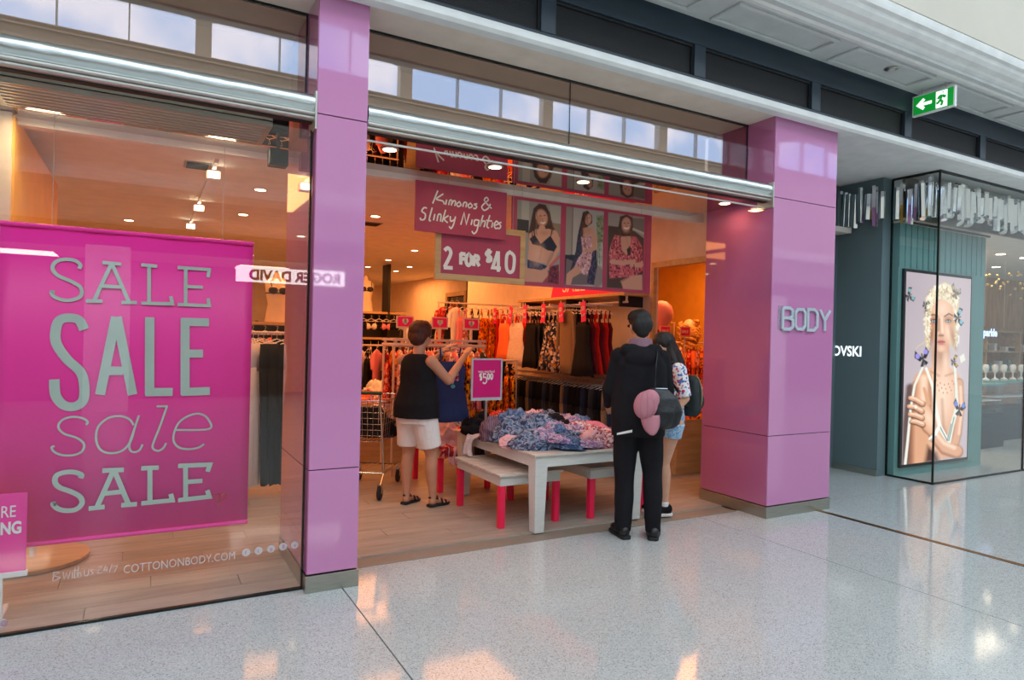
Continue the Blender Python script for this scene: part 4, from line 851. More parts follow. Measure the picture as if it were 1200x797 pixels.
behind=[['red','orange'],['red','coral floral'],['charcoal','black'],['navy floral','dark denim'],['charcoal','black'],['maroon','red']]
for i,(y,k,cl,lb,w,L) in enumerate(arms):
    a=empty('rack_arm',(4.20,y,1.90)); tag(a,f'clear hanging arm holding the {lb}','clothes rack','arms of the wall rack')
    bx('arm',-.02,.42,-.006,.006,-.006,.006,m_hang,a); bx('arm_end',-.03,-.02,-.01,.01,-.01,.02,m_hang,a)
    garment(k,cl,4.22,y,1.90,-AX,f'{lb} facing out on the upper wall rack',None,w,L,i)
    for q in range(5):
        cl2=behind[i][q%2]
        garment(k if q<2 else 'singlet',cl2,4.28+.06*q,y,1.90,-AX+rng.uniform(-.06,.06),f'{cl2} garment, {nth(q+1)} behind the {lb} on its arm',f'garments behind the {lb}',w,L-.03,i)
for y,x,ta in [(8.25,4.35,0),(7.55,4.2,.3),(7.15,4.2,0),(6.72,4.2,.05),(6.32,4.2,-.1),(5.88,4.2,-.1)]:
    t=empty('price_tag',(x-.05,y,1.70)); 
    tag(t,'hot pink price tag above the clothes, '+{8.25:'beside the red dress',7.55:'tilted, over the white lace top',7.15:'over the black top',6.72:'over the navy floral playsuit',6.32:'over the khaki jacket',5.88:"above the man's head"}[y],'price tag','pink price tags on the wall rack')
    o=bx('card',-.003,.003,-.055,.055,0,.22,m_hot2,t); t.rotation_euler=(ta,0,R(-8)); text('tag_lettering','50',.07,m_whitep,t,Mface(-.005,.045,.12,180),sx=1)
    text('tag_lettering','% off',.04,m_whitep,t,Mface(-.005,.045,.06,180)); MB().tube([(0,0,.22),(0,0,.245)],.006,5).build('clip',m_hang,t)
rail('wall_rail',[(4.50,5.5,1.06),(4.50,8.05,1.06)],'long lower rail full of dark trousers on the right wall',posts=[(4.5,5.52,0,1.06),(4.5,6.8,0,1.06),(4.5,8.03,0,1.06)])
cols=['black','black','dark denim','black','charcoal','black','black','khaki','dark denim','black']
for i in range(30):
    y=7.95-i*.082; cl=cols[i%10]
    garment('trousers',cl,4.50,y,1.06,rng.uniform(-.08,.08)-.1,f'{cl} trousers, {nth(30-i)} from the near end of the lower wall rail',f'{cl} trousers on the lower wall rail',.36,.78,i%2)
w_=empty('shelf_board_low',(4.58,5.6,1.16)); 
w_.name='wall_shelf'; tag(w_,'narrow timber ledge above the rail of dark trousers','shelf'); bx('shelf_board',0,.3,0,2.45,0,.02,m_oak,w_)
for k,(y,cl) in enumerate([(7.6,'yellow floral'),(6.5,'cream lace'),(6.9,'khaki'),(6.2,'cream lace')]): 
    crumple(4.70,y,1.18,.09,.16,.04,cl,f'folded {cl} garment on the narrow ledge'+['',' left of the khaki one','',' nearest the man'][k],'folded_top','folded clothes on the ledge')
# tall end rack: long dresses
rail('dress_rack',[(3.55,8.55,1.98),(4.85,8.55,1.98)],'tall white rack of long orange and red dresses',posts=[(3.57,8.55,0,1.98),(4.83,8.55,0,1.98)])
for i,(x,k,cl,L) in enumerate([(3.62,'shirt','red floral',.6),(3.72,'singlet','black',.6),(3.82,'shirt','white',.6),(3.9,'singlet','pink',.6),(4.0,'singlet','coral floral',.62),(4.10,'dress','black',.8),(4.27,'dress','orange floral',.95),(4.40,'dress','orange floral',1.0),(4.52,'dress','red',1.25),(4.66,'dress','black',1.1)]):
    garment(k,cl,x,8.5-.03*(i%2),1.98,R(35)+rng.uniform(-.1,.1),f'{cl} {k} on the tall dress rack, '+('left end' if i<3 else 'middle' if i<6 else 'right end')+(' front' if i%2 else ' rear'),'dresses on the tall rack',.32,L,i)
rail('low_rack',[(3.3,7.3,1.22),(4.15,7.3,1.22)],'low rack of yellow floral dresses behind the price sign',posts=[(3.32,7.3,0,1.22),(4.13,7.3,0,1.22)])
for i in range(9):
    cl=['yellow floral','orange floral','yellow floral'][i%3]; garment('dress',cl,3.36+.09*i,7.3,1.22,R(62)+rng.uniform(-.1,.1),f'{cl} dress behind the price sign, {nth(i+1)} from the left of its low rack',f'{cl} dresses on the low rack',.34,.72,i)
# double rail the woman browses
for y,lb in ((6.75,'front rail of the pink-white double rack beside the woman'),(7.1,'rear rail of the pink-white double rack beside the woman')):
    t=rail('clothes_rack',[(2.30,y,1.40),(3.40,y,1.40)],lb,posts=[(2.32,y,0,1.40),(3.38,y,0,1.40)],r=.02)
    bx('top_bar',0,1.1,-.02,.02,.045,.07,m_wire,t)
    for k in range(6): bx('bar_spacer',.02+.2*k,.05+.2*k,-.01,.01,.0,.06,m_wire,t)
for i in range(30):
    x=2.36+.035*i; cl=['red floral','coral floral','orange floral','pink','orange','charcoal','red floral','yellow floral'][i%8]
    garment('shirt' if i%3 else 'singlet',cl,x,6.75 if i%2 else 7.1,1.40,AX-.22+rng.uniform(-.08,.08),f'{cl} top, {nth(i//2+1)} from left on the '+('front' if i%2 else 'rear')+' double rack rail',f'{cl} tops on the double rack',.34,.55+.05*(i%2),i%3)
for (x,z,w) in [(2.49,1.60,'left one above the woman'),(2.90,1.615,'middle one'),(3.29,1.61,'right one beside the dresses')]:
    t=empty('heart_sign',(x,6.9,1.40)); tag(t,'small pink sign with a pale heart on the double rack, '+w,'sign','heart signs on the double rack')
    bx('post',-.012,.012,-.012,.012,.05,.19,m_wire,t); bx('frame',-.10,.10,-.004,.006,.185,.32,m_wire,t); bx('card',-.085,.085,-.007,-.004,.205,.308,m_hot2,t)
    strokes('heart',(.012,heart(0,.258,.03)),0,m_whitep,t,f=lambda x,z,d:(x,-.0085+d,z))
    strokes('heart_fill',(.02,heart(0,.258,.014)),0,m_whitep,t,f=lambda x,z,d:(x,-.0085+d,z))
# singlet the woman holds up
o=garment('singlet','navy',2.50,5.68,1.47,R(-22),'navy blue singlet with a small colourful print held up by the woman',None,.32,.66,5)
m_=MB(); 
for k in range(7): a=k*.9; m_.ell((.04*math.cos(a*1.7)+0.03,-.036,-.36+.045*math.sin(a*2.1)),(.014,.004,.02),n=8,h=5)
m_.build('print_motif',F['coral floral'],o); MB().ell((.03,-.036,-.43),(.022,.004,.02),n=10,h=5).build('print_motif',mat('aqua_print',srgb(90,190,190),.6),o)
# ---- right wall further back and far wall
rail('wall_rail',[(5.45,10.7,1.85),(5.45,16.8,1.85)],'long rail of dark clothes along the far right wall',posts=[(5.45,10.7,0,1.85),(5.45,13.5,0,1.85),(5.45,16.8,0,1.85)])
bc=['black','charcoal','maroon','black','white','dark denim','pink','black','red','charcoal','maroon','black']
for i in range(40):
    cl=bc[i%12]; k=['shirt','jacket','singlet'][i%3]; garment(k,cl,5.45,16.6-.145*i,1.85,rng.uniform(-.15,.15)-.2,f'{cl} {k} on the far right wall rail, {nth(i+1)} from the far end',f'{cl} {k} garments on the far wall rail',.42,.72,i%2)
rail('wall_rail',[(5.45,10.7,1.02),(5.45,16.8,1.02)],'lower rail along the far right wall',posts=[(5.45,12,0,1.02),(5.45,15,0,1.02)])
for i in range(24):
    cl=bc[(i*5)%12]; garment('shirt',cl,5.45,16.4-.24*i,1.02,rng.uniform(-.15,.15)-.2,f'{cl} shirt on the lower far wall rail, {nth(i+1)} from the far end',f'{cl} shirts on the lower far wall rail',.40,.6,i%2)
fr=empty('display_case',(5.74,12.2,0)); tag(fr,'tall oak framed display case on the far right wall','display case')
for q in [(-.06,.0,0,.09,0,2.45),(-.06,0,.95,1.04,0,2.45),(-.06,0,.09,.95,2.36,2.45),(-.06,0,.09,.95,1.72,1.78)]: bx('frame',*q,m_oak,fr)
bx('back_panel',-.02,0,.09,.95,0,2.36,m_dark,fr)
for i,(y,z,cl,k) in enumerate([(12.5,2.32,'orange floral','singlet'),(12.75,2.32,'orange','singlet'),(13.0,2.32,'black','singlet'),(12.5,1.70,'black','singlet'),(12.8,1.70,'white','singlet')]): garment(k,cl,5.62,y,z,-AX,f'{cl} {k} in the oak display case, '+('upper' if z>2 else 'lower')+' row','garments in the display case',.3,.45,i)
# back display bay with bust, bras, trousers
bay=empty('display_bay',(3.3,12.0,0)); tag(bay,'dark display bay with shelves and a bust at the back behind the woman','shelf unit')
bx('back_panel',-1.1,1.05,.35,.38,0,1.95,m_dark,bay); 
for z in (1.9,1.42,.85): bx('shelf_board',-1.1,1.05,-.02,.35,z,z+.04,m_oak,bay)
for x in (-1.1,.68): bx('upright',x,x+.04,-.02,.35,0,2.84,m_dark,bay)
def bust(x,y,z,label,top='charcoal'):
    t=empty('torso_bust',(x,y,z)); tag(t,label,'mannequin'); mb=MB()
    prof=[(0,.15,.09),(.1,.14,.085),(.24,.115,.075),(.36,.14,.09),(.44,.15,.09),(.52,.16,.075),(.56,.12,.055),(.59,.05,.045),(.66,.045,.045)]
    n=18
    for (h,a,b) in prof:
        for k in range(n): q=2*PI*k/n; mb.v.append((a*math.cos(q),b*math.sin(q),h))
    for i in range(len(prof)-1):
        for k in range(n): mb.f.append((i*n+k,i*n+(k+1)%n,(i+1)*n+(k+1)%n,(i+1)*n+k)); mb.m.append(0)
    mb.f.append(tuple(range(len(mb.v)-n,len(mb.v)))); mb.m.append(0)
    for s in (-1,1): mb.ell((s*.065,-.085,.42),(.055,.045,.055),n=10,h=8)
    mb.build('torso',m_tors,t,smooth=True)
    b=MB(); 
    for s in (-1,1): b.ell((s*.066,-.092,.415),(.06,.047,.05),n=12,h=8); b.tube([(s*.085,-.11,.46),(s*.1,-.06,.55)],.006,5)
    b.tube([(.145*math.cos(q),.092*math.sin(q),.38) for q in [2*PI*k/16 for k in range(16)]],.008,5,closed=True); b.build('bra',F[top],t,smooth=True); return t
m_tors=mat('ivory_bust',srgb(232,214,192),.4)
bust(3.58,12.12,1.94,'ivory torso bust in a dark bra on the back display bay'); bust(2.75,12.12,1.94,'ivory torso bust in a pink bra on the back display bay','pink')
for i in range(14): garment('bra',['black','cream lace','black','pink'][i%4],2.35+.145*i,11.95,1.86,rng.uniform(-.3,.3),['black','cream','black','pink'][i%4]+f' bra in the back display bay, {nth(i+1)} from the left',['black','cream','black','pink'][i%4]+' bras in the back bay',.28,.3,i)
for i in range(14): garment('shorts',['black','charcoal','maroon','black','cream lace'][i%5],2.35+.145*i,11.95,1.38,AX-.4,['black','charcoal','maroon','black','cream lace'][i%5]+f' briefs in the back display bay, {nth(i+1)} from the left',['black','charcoal','maroon','black','cream lace'][i%5]+' briefs in the back bay',.3,.28,i)
for i in range(14): garment('singlet',['black','maroon','black','charcoal'][i%4],2.35+.145*i,11.95,.83,AX-.4,['black','maroon','black','charcoal'][i%4]+f' top hanging low in the back display bay, {nth(i+1)} from the left',['black','maroon','black','charcoal'][i%4]+' low tops in the back bay',.3,.5,i)
# further racks filling the back left
for (x0,x1,y,z,lb,pal) in [(1.8,3.3,9.6,1.35,'rack of mixed tops halfway into the shop',['orange','white','black','pink','charcoal','coral floral']),(0.1,1.6,14.5,1.8,'back wall rack seen past the window banner',['black','charcoal','white','black','maroon']),(1.9,3.9,16.9,1.85,'back wall rack deep in the shop',['black','white','maroon','charcoal','pink'])]:
    rail('clothes_rack',[(x0,y,z),(x1,y,z)],lb,posts=[(x0+.02,y,0,z),(x1-.02,y,0,z)])
    for i in range(int((x1-x0)/.13)): cl=pal[i%len(pal)]; garment('shirt' if i%2 else 'dress',cl,x0+.06+.13*i,y,z,AX-.6+rng.uniform(-.2,.2),f'{cl} garment, {nth(i+1)} from the left on the {lb}',f'{cl} garments on the {lb}',.36,.7,i%2)
# rack seen in the window strip: long white and black trousers
rail('clothes_rack',[(.55,6.35,1.50),(1.7,6.35,1.50)],'white rack of long pale and black garments seen between banner and pillar',posts=[(.57,6.35,0,1.5),(1.68,6.35,0,1.5)])
bx('shelf_board',0,0.01,0,0.01,0,0.01,m_wire,None) if 0 else None
for i in range(14):
    cl='white' if i<6 else 'black'; garment('trousers',cl,.72+.045*i if i<6 else 1.06+.08*(i-6),6.35,1.50,R(35)+rng.uniform(-.1,.1),f'long {cl} trousers between banner and pillar, {nth(i+1)} from the left of the rack',f'long {cl} trousers on the window rack',.40,1.28,i%2)
bay2=empty('display_bay',(.2,9.0,-.0)); tag(bay2,'oak shelf unit with a bust seen above the white rack in the window','shelf unit')
for z in (.5,1.25,1.60): bx('shelf_board',0,2.0,0,.4,z,z+.04,m_oak,bay2)
for x in (0,1.96): bx('upright',x,x+.04,0,.4,0,1.64,m_dark,bay2)
bx('back_panel',.04,1.96,.38,.4,0,1.64,m_dark,bay2)
bust(1.52,9.15,1.64,'bust in a dark bra on the oak shelf seen through the window strip'); bust(.75,9.15,1.64,'bust in an orange top on the oak shelf behind the banner','orange')
for i in range(12): garment('bra',['black','pink','black'][i%3],.3+.15*i,8.97,1.58,rng.uniform(-.3,.3),['black','pink','black'][i%3]+f' bra on the oak shelf unit, {nth(i+1)} from the left',['black','pink','black'][i%3]+' bras on the oak unit',.28,.3,i)
# ---- sale bins behind the trolley
def bin_(x,y,cl,label,w=.8,d=.6,h=.72):
    t=empty('sale_bin',(x,y,0)); tag(t,label,'sale bin')
    for q in [(-w/2,w/2,-d/2,-d/2+.02,0,h),(-w/2,w/2,d/2-.02,d/2,0,h),(-w/2,-w/2+.02,-d/2+.02,d/2-.02,0,h),(w/2-.02,w/2,-d/2+.02,d/2-.02,0,h)]: bx('side_board',*q,m_oak,t)
    bx('bin_floor',-w/2+.02,w/2-.02,-d/2+.02,d/2-.02,h-.2,h-.18,m_oak,t)
    for i in range(6): cc=cl[i%len(cl)]; crumple(x-w*.3+w*.3*(i%3),y-d*.2+d*.4*(i//3),h-.16,.17,.17,.2,cc,f'{cc} garment, '+('rear' if i//3 else 'front')+[' left',' middle',' right'][i%3]+', in the '+label,'crumpled_top',f'{cc} garments in the {label}')
bin_(2.42,7.75,['orange','coral floral','pale pink'],'timber bin of orange clothes behind the trolley'); bin_(3.1,9.0,['white','coral floral','orange'],'timber bin of pale clothes further back')
bin_(1.6,7.9,['pink','orange','white'],'timber bin of pink clothes beside the narrow pillar')
# ---- side room
rail('clothes_rack',[(5.75,6.95,1.50),(7.15,6.95,1.50)],'rack with white rails in the side room seen past the girl',posts=[(5.77,6.95,0,1.50),(7.13,6.95,0,1.50)])
for i in range(16): cl=['orange','coral floral','orange floral','red floral'][i%4]; garment('shirt',cl,5.85+.08*i,6.95,1.50,AX-.8,f'{cl} top on the side room rack, {nth(i+1)} from the left',f'{cl} tops on the side room rack',.36,.6,i%2)
rail('clothes_rack',[(5.75,7.75,1.80),(7.2,7.75,1.80)],'rear rack of dark clothes in the side room',posts=[(5.77,7.75,0,1.80),(7.18,7.75,0,1.80)])
for i in range(12): garment('jacket',['black','maroon'][i%2],5.85+.11*i,7.75,1.80,AX-.7,['black','maroon'][i%2]+f' jacket on the rear side room rack, {nth(i+1)} from the left',['black','maroon'][i%2]+' jackets in the side room',.38,.6,i%2)
bin_(5.72,5.95,['orange','orange floral','red'],'timber bin of orange clothes in the side room',.9,.7,.62); bin_(6.45,6.45,['orange','coral floral'],'rear coral bin in the side room',.9,.6,.8)
for (x,y,z,lb) in [(5.62,6.22,1.56,'pink sign at the left in the side room behind the girl'),(5.95,6.22,1.56,'pink sign at the right in the side room behind the girl')]:
    t=empty('heart_sign',(x,y,.70)); tag(t,'small '+lb,'sign','pink signs in the side room'); bx('post',-.008,.008,0,.01,0,.89,m_wire,t); bx('frame',-.085,.085,-.004,.004,.87,1.0,m_wire,t); bx('card',-.072,.072,-.007,-.004,.885,.99,m_hot2,t)
    text('lettering','SALE',.05,m_whitep,t,Matrix.Translation((-.06,-.0085,.92))@Matrix.Rotation(R(90),4,'X'))
bl_=empty('balloon',(5.66,6.35,1.84)); tag(bl_,'pink balloon floating in the side room by the opening frame','balloon'); mb=MB()
mb.lathe([(.012,-.2),(.03,-.185),(.1,-.13),(.145,-.05),(.155,.03),(.13,.11),(.07,.165),(.01,.18)],20); mb.build('balloon_skin',mat('pink_balloon',srgb(236,150,165),.3),bl_,smooth=True); MB().tube([(0,0,-.2),(.01,0,-.6),(0,0,-1.0)],.002,4).build('string',m_white,bl_)
mh=empty('mannequin_head',(6.70,6.93,1.58)); tag(mh,'mannequin head with blonde curls and sun hat on the side room rack','mannequin')
mb=MB(); mb.ell((0,0,.12),(.085,.1,.13)); mb.tube([(0,0,-.05),(0,0,.06)],.045,10); mb.build('head',m_tors,mh,smooth=True)
mb=MB()
for k in range(46):
    a=rng.uniform(0,2*PI);z=rng.uniform(-.08,.24); rr=.1+.05*math.sin((z+.1)*8); mb.tube([(rr*math.cos(a+q*.5),(rr+.02*math.sin(q*3))*math.sin(a+q*.5),z-.02*q) for q in range(5)],.02,6)
mb.build('blonde_curls',fabric('blonde_curl',[c(220,170,90),c(240,200,130),c(190,130,60)],20,'noise'),mh,smooth=True)
# ================================================================= shopping trolley
tc=empty('shopping_trolley',(1.93,6.30,0),R(-34)); tag(tc,'wire shopping trolley with a dark green handle parked behind the woman','trolley')
wr_=MB()
for t_ in [k/7 for k in range(8)]:
    z=.52+.38*t_; a=.24+.03*t_; b0,b1=-.36-.06*t_,.36+.0*t_; b1=.30+.10*t_
    wr_.tube([(-a,b0,z),(a,b0,z),(a,b1,z),(-a,b1,z)],.003,4,closed=True)
for k in range(11):
    u=k/10; 
    for s in (-1,1): wr_.tube([(s*.24,-.36+.66*u,.52),(s*.27,-.42+.82*u,.90)],.0025,4)
    x=-.24+.48*u; wr_.tube([(x,-.36,.52),(x*1.12,-.42,.9)],.0025,4); wr_.tube([(x,.30,.52),(x*1.12,.40,.9)],.0025,4); wr_.tube([(x,-.36,.52),(x,.30,.52)],.0025,4)
o=wr_.build('basket_wires',m_chr,tc); o['kind']='stuff'
MB().tube([(-.27,-.42,.9),(.27,-.42,.9),(.27,.40,.9),(-.27,.40,.9)],.008,6,closed=True).build('basket_rim',m_chr,tc)
for s in (-1,1): MB().tube([(s*.24,-.50,.98),(s*.24,-.36,.52),(s*.24,-.30,.22),(s*.2,.36,.18),(s*.2,.36,.12)],.011,8).build('frame',m_chr,tc,smooth=True)
MB().tube([(-.24,-.30,.22),(.24,-.30,.22)],.009,6).tube([(-.2,.36,.18),(.2,.36,.18)],.009,6).tube([(-.24,-.3,.22),(-.24,-.40,.13)],.009,6).tube([(.24,-.3,.22),(.24,-.40,.13)],.009,6).build('lower_frame',m_chr,tc)
for k in range(7): MB().tube([(-.18+.06*k,-.30,.225),(-.16+.053*k,.36,.185)],.003,4).build('lower_wire',m_chr,tc)
MB().tube([(-.26,-.50,.98),(.26,-.50,.98)],.017,10).build('handle',mat('dark_green_plastic',srgb(16,70,44),.35),tc,smooth=True)
for sx,sy in ((-1,-.42),(1,-.42),(-.85,.36),(.85,.36)):
    w=MB().lathe([(.02,-.014),(.06,-.014),(.065,-.008),(.065,.008),(.06,.014),(.02,.014)],18,Matrix.Translation((sx*.24,sy,.065))@Matrix.Rotation(PI/2,4,'Y')).build('wheel',m_rubber,tc,smooth=True)
    MB().box(sx*.24-.02,sx*.24-.016,sy-.02,sy+.02,.06,.14).box(sx*.24+.016,sx*.24+.02,sy-.02,sy+.02,.06,.14).box(sx*.24-.02,sx*.24+.02,sy-.02,sy+.02,.136,.142).build('fork',m_chr,w)
crumple(1.93,6.25,.53,.16,.2,.2,'black','dark garments lying in the wire trolley','crumpled_top',None); crumple(2.02,6.42,.53,.12,.13,.2,'cream lace','cream garment in the wire trolley','crumpled_top',None)
# ================================================================= neighbour: lightbox, crystals, counters
lb=empty('light_box',(7.72,4.50,.10)); tag(lb,'tall illuminated poster of a blonde woman with butterflies in the corner window','light box')
p0=bx('surround_panel',-.10,1.80,.03,.12,-.10,2.85,m_tealp,lb)
for k in range(16): bx('panel_rib',-.10+.12*k,-.075+.12*k,.022,.03,2.34,2.85,m_tealp,p0)
bx('case',-.03,1.43,-.0,.03,-.0,2.32,m_blackp,lb)
SKL=(226,176,146);SKS=(182,118,84);HB=(236,226,206);HB2=(190,160,126)
P=Paint(190,300,[(1058,316),(1139,323),(1050,547),(1130,541)],(178,163,172))
P.ell(1112,430,46,120,(202,190,193),0,.9,.8); P.ell(1060,330,30,60,(168,154,164),0,.9,.5)
S1,S2,S3,S4=(216,160,126),(250,214,188),(158,98,68),(76,42,32)
# back hair
P.poly([(1083,345),(1090,334),(1104,327),(1116,333),(1121,350),(1122,372),(1120,395),(1116,410),(1108,400),(1092,372),(1085,392),(1083,410),(1079,398),(1080,370)],(206,184,148),3)
# neck and torso
P.poly([(1088,404),(1109,402),(1108,430),(1121,440),(1126,462),(1120,500),(1113,540),(1062,546),(1060,500),(1066,452),(1074,436),(1087,430)],S1,2)
P.ell(1098,418,8,11,S3,0,.8,.75); P.ell(1104,425,3,12,S2,0,.9,.7); P.ell(1100,462,15,28,S2,0,.9,.85); P.ell(1094,490,7,30,S2,10,.9,.6)
P.line([(1099,470),(1100,500),(1103,520)],1.5,2.5,S3,4,.55); P.line([(1086,436),(1096,441)],1,1,S3,3,.6); P.line([(1104,441),(1117,437)],1,1,S3,3,.6)
# right arm of the print
P.line([(1121,450),(1122,480),(1118,512),(1112,532)],6,6,S3,2,.8); P.line([(1121.5,450),(1122.5,480),(1118,512),(1112,532)],4.4,4.6,S1,3); P.line([(1123,455),(1124,485),(1120,512)],1.6,1.4,S2,3,.8)
# left arm
P.line([(1061,455),(1057,500),(1056,546)],5,6,S4,4,.9); P.line([(1075,446),(1072,490),(1070,546)],10,8.5,S1,3); P.line([(1077,444),(1076,480),(1076,500)],4,3,S2,5,.85); P.line([(1066,450),(1062,500),(1061,546)],2.5,3,S3,4,.8)
P.line([(1084,440),(1085,470),(1083,500)],1.2,2,S3,4,.8); P.poly([(1080,524),(1092,534),(1096,546),(1076,546)],S4,4,.75)
# dress straps
P.line([(1076,430),(1066,452),(1061,480),(1057,520),(1054,546)],1.3,1.6,(228,228,216),1); P.line([(1080,432),(1088,455),(1091,480),(1096,503),(1105,520)],1.6,2.6,(234,232,222),1); P.line([(1116,430),(1117.5,460),(1118,480),(1111,503),(1106,524)],1.5,3.2,(226,228,216),1)
P.line([(1096,503),(1105,520)],.7,.7,(110,130,124),1); P.line([(1114,492),(1107,520)],.7,.7,(120,138,130),1); P.line([(1110,500),(1105,520)],.6,.6,(110,120,120),1)
# forearm, hand
P.line([(1117,534),(1102,530),(1088,514)],8.6,6.4,S3,2,.9); P.line([(1117,533),(1102,528),(1089,512)],6.8,5,S1,3); P.line([(1114,529),(1101,523),(1091,511)],2.2,1.8,S2,4,.9)
P.poly([(1072,470),(1083,474),(1090,492),(1093,508),(1085,516),(1076,508),(1068,496)],S3,2); P.poly([(1073,471),(1083,476),(1089,493),(1091,507),(1084,513),(1077,506),(1070,494)],S1,2.5); P.ell(1082,492,5,12,S2,-20,.9,.85)
P.line([(1082,474),(1079,462),(1077,456)],2.6,1.8,S1,1.5)
for a,b,m in [((1075,474),(1060.5,467),(1067,469)),((1074,483),(1059,477),(1066,478)),((1074,491),(1060,486.5),(1067,488)),((1075,499),(1062,495),(1068,496))]:
    P.line([(a[0],a[1]+1),(m[0],m[1]+1.2),(b[0],b[1]+1)],3.6,2.9,S4,1.2,.85); P.line([a,m,b],2.9,2.2,S1,1.2); P.line([(a[0],a[1]-1),(m[0],m[1]-1),(b[0]+1,b[1]-.8)],1.2,.9,S2,1.5,.9)
P.ell(1067,478,1.5,1.8,(240,240,240)); P.line([(1084,517),(1090,512),(1094,504)],2.2,2.2,(238,236,228),1); P.line([(1083,519),(1091,514)],.5,.5,(150,140,130),1)
# face
P.poly([(1084,368),(1086,352),(1098,344),(1112,350),(1116,366),(1115,388),(1108,404),(1101,412),(1096,412),(1089,402),(1085,388)],S1,2)
P.ell(1101,360,10,11,S2,0,.9,.8); P.ell(1108,388,5,9,S2,-10,.9,.85); P.ell(1092,388,3,8,S2,8,.9,.5); P.ell(1087,392,3.5,13,S3,10,.8,.8); P.ell(1114,394,2.6,12,S3,-14,.8,.7); P.ell(1099,408,4,3,S2,0,.8,.5)
P.ell(1090,373.5,5,4.5,S3,0,.7,.8); P.ell(1108,373,5,4.2,S3,0,.7,.7)
P.line([(1084.5,370),(1089,366.5),(1095,369)],.9,.7,(110,76,54),1); P.line([(1103.5,369),(1109,365.5),(1114,368)],.8,.8,(110,76,54),1)
for ex in (1090,1108): P.ell(ex,374.5,3.6,1.9,(46,34,32),0,.3); P.ell(ex,374.8,2.4,1.1,(206,212,212),0,.3); P.ell(ex,374.8,1.1,1.1,(70,100,112),0,.3)
P.line([(1096.5,372),(1095.5,386)],.7,1.2,S3,2,.8); P.line([(1100,370),(1100.5,388)],.9,1.4,S2,2,.9); P.ell(1098.5,392,3.4,1.5,S3,0,.6,.9); P.ell(1096.8,392.4,.8,.6,S4); P.ell(1101,392.4,.8,.6,S4)
P.ell(1098.5,399.6,4.8,1.7,(176,74,72),0,.4); P.ell(1098.8,402,4.0,1.6,(206,104,98),0,.5); P.line([(1094,400.4),(1103.5,400.2)],.35,.35,(90,30,30),.6)
# curls
P.poly([(1083,364),(1080,348),(1088,336),(1104,328),(1116,333),(1122,350),(1121,374),(1117,372),(1114,356),(1104,349),(1095,348),(1089,356),(1085,372),(1083,392),(1079.5,380)],(228,214,186),2)
rr_=random.Random(5)
for i in range(150):
    t=rr_.random(); side=rr_.choice((-1,1)); ang=rr_.uniform(-2.9,-.2); cx_,cy_=1101+19*math.cos(ang)*rr_.uniform(.55,1.05),349+20*math.sin(ang)*rr_.uniform(.4,1.0)
    if i>95: cx_=1082.5+rr_.uniform(-2.5,2.5) if side<0 else 1118.5+rr_.uniform(-3,3.2); cy_=rr_.uniform(350,404)
    L=rr_.uniform(4,9); w=rr_.uniform(-3,3); col_=rr_.choice([(255,250,238),(248,240,220),(236,222,192),(206,182,142),(170,140,102)])
    P.line([(cx_,cy_),(cx_+w,cy_+L*.4),(cx_-w*.6,cy_+L*.8),(cx_+w*.3,cy_+L)],.9,.5,col_,1.1,.75)
for q in [((1081,392),(1079,400),(1072,404),(1068,408)),((1083,395),(1084,406),(1081,414)),((1118,396),(1115,408),(1119,416))]: P.line(q,.6,.4,(214,196,160),1,.9)
# necklace
for k in range(14): P.ell(1092+k*1.7,446+6*math.sin(k*.24)+(k%3)*5,.9,1.3,(200,130,100),0,.3,.8)
def bfly(x,y,s,rot,c1,c2=(30,26,34)):
    cr,sr=math.cos(R(rot)),math.sin(R(rot)); T=lambda q:[(x+s*(a*cr-b*sr),y+s*(a*sr+b*cr)*1.5) for a,b in q]
    P.poly(T([(0,0),(-5,-7),(-7,-3),(-3,1)]),c2,.8); P.poly(T([(0,0),(5,-6),(7,-2),(3,1)]),c2,.8); P.poly(T([(0,0),(-4,4),(-1,5)]),c2,.8); P.poly(T([(0,0),(4,4),(1,5)]),c2,.8)
    P.ell(*T([(-4,-3)])[0],s*2,s*2.6,c1); P.ell(*T([(4,-3)])[0],s*2,s*2.4,c1); P.line(T([(0,-3),(0,4)]),s*.6,s*.5,c2)
bfly(1061,345,.9,60,(120,170,170)); bfly(1118,340,1.0,20,(170,160,140),(110,100,84)); bfly(1121,370,1.1,80,(130,180,200)); bfly(1076,420,1.3,-20,(150,140,220)); bfly(1115,424,.8,80,(200,150,40)); bfly(1121,482,1.2,10,(110,130,210)); bfly(1080,356,.7,110,(150,150,140),(60,52,50))
P.poly([(1122,418),(1128,414),(1130,422),(1124,426)],(226,226,214),1)
P.build('printed_poster',printmat('lit_poster',1.25),lb,(0,-.004,2.285),(1.40,0,0),(0,0,-2.25))
lamp('light_box_glow',(8.4,4.40,1.3),10,(1,.93,.9),1.2,(R(90),0,0),sy=2.0) if 0 else None
# crystals: hanging faceted steel bars around the corner
cr=empty('crystal_frieze',(7.62,4.1,3.2)); tag(cr,'band of mirrored hanging crystal bars around the glass shop corner','wall decoration')
def crystal(x,y,z0,z1,r,rz,tilt=0):
    mb=MB(); n=6
    mb.v=[(r*math.cos(2*PI*k/n),r*math.sin(2*PI*k/n),0 if e==0 else z1-z0) for e in(0,1) for k in range(n)]
    s_=rng.uniform(-.8,.8)
    mb.v=[(a,b,(z+s_*a+s_*b*.5) if z==0 else z) for a,b,z in mb.v]
    mb.f=[(k,(k+1)%n,n+(k+1)%n,n+k) for k in range(n)]+[tuple(range(n-1,-1,-1)),tuple(range(n,2*n))]; mb.m=[0]*8
    o=mb.build('crystal',m_crys,cr); o.location=(x-7.62,y-4.1,z0-3.2); o.rotation_euler=(tilt,rng.uniform(-.04,.04),rz)
y=4.16
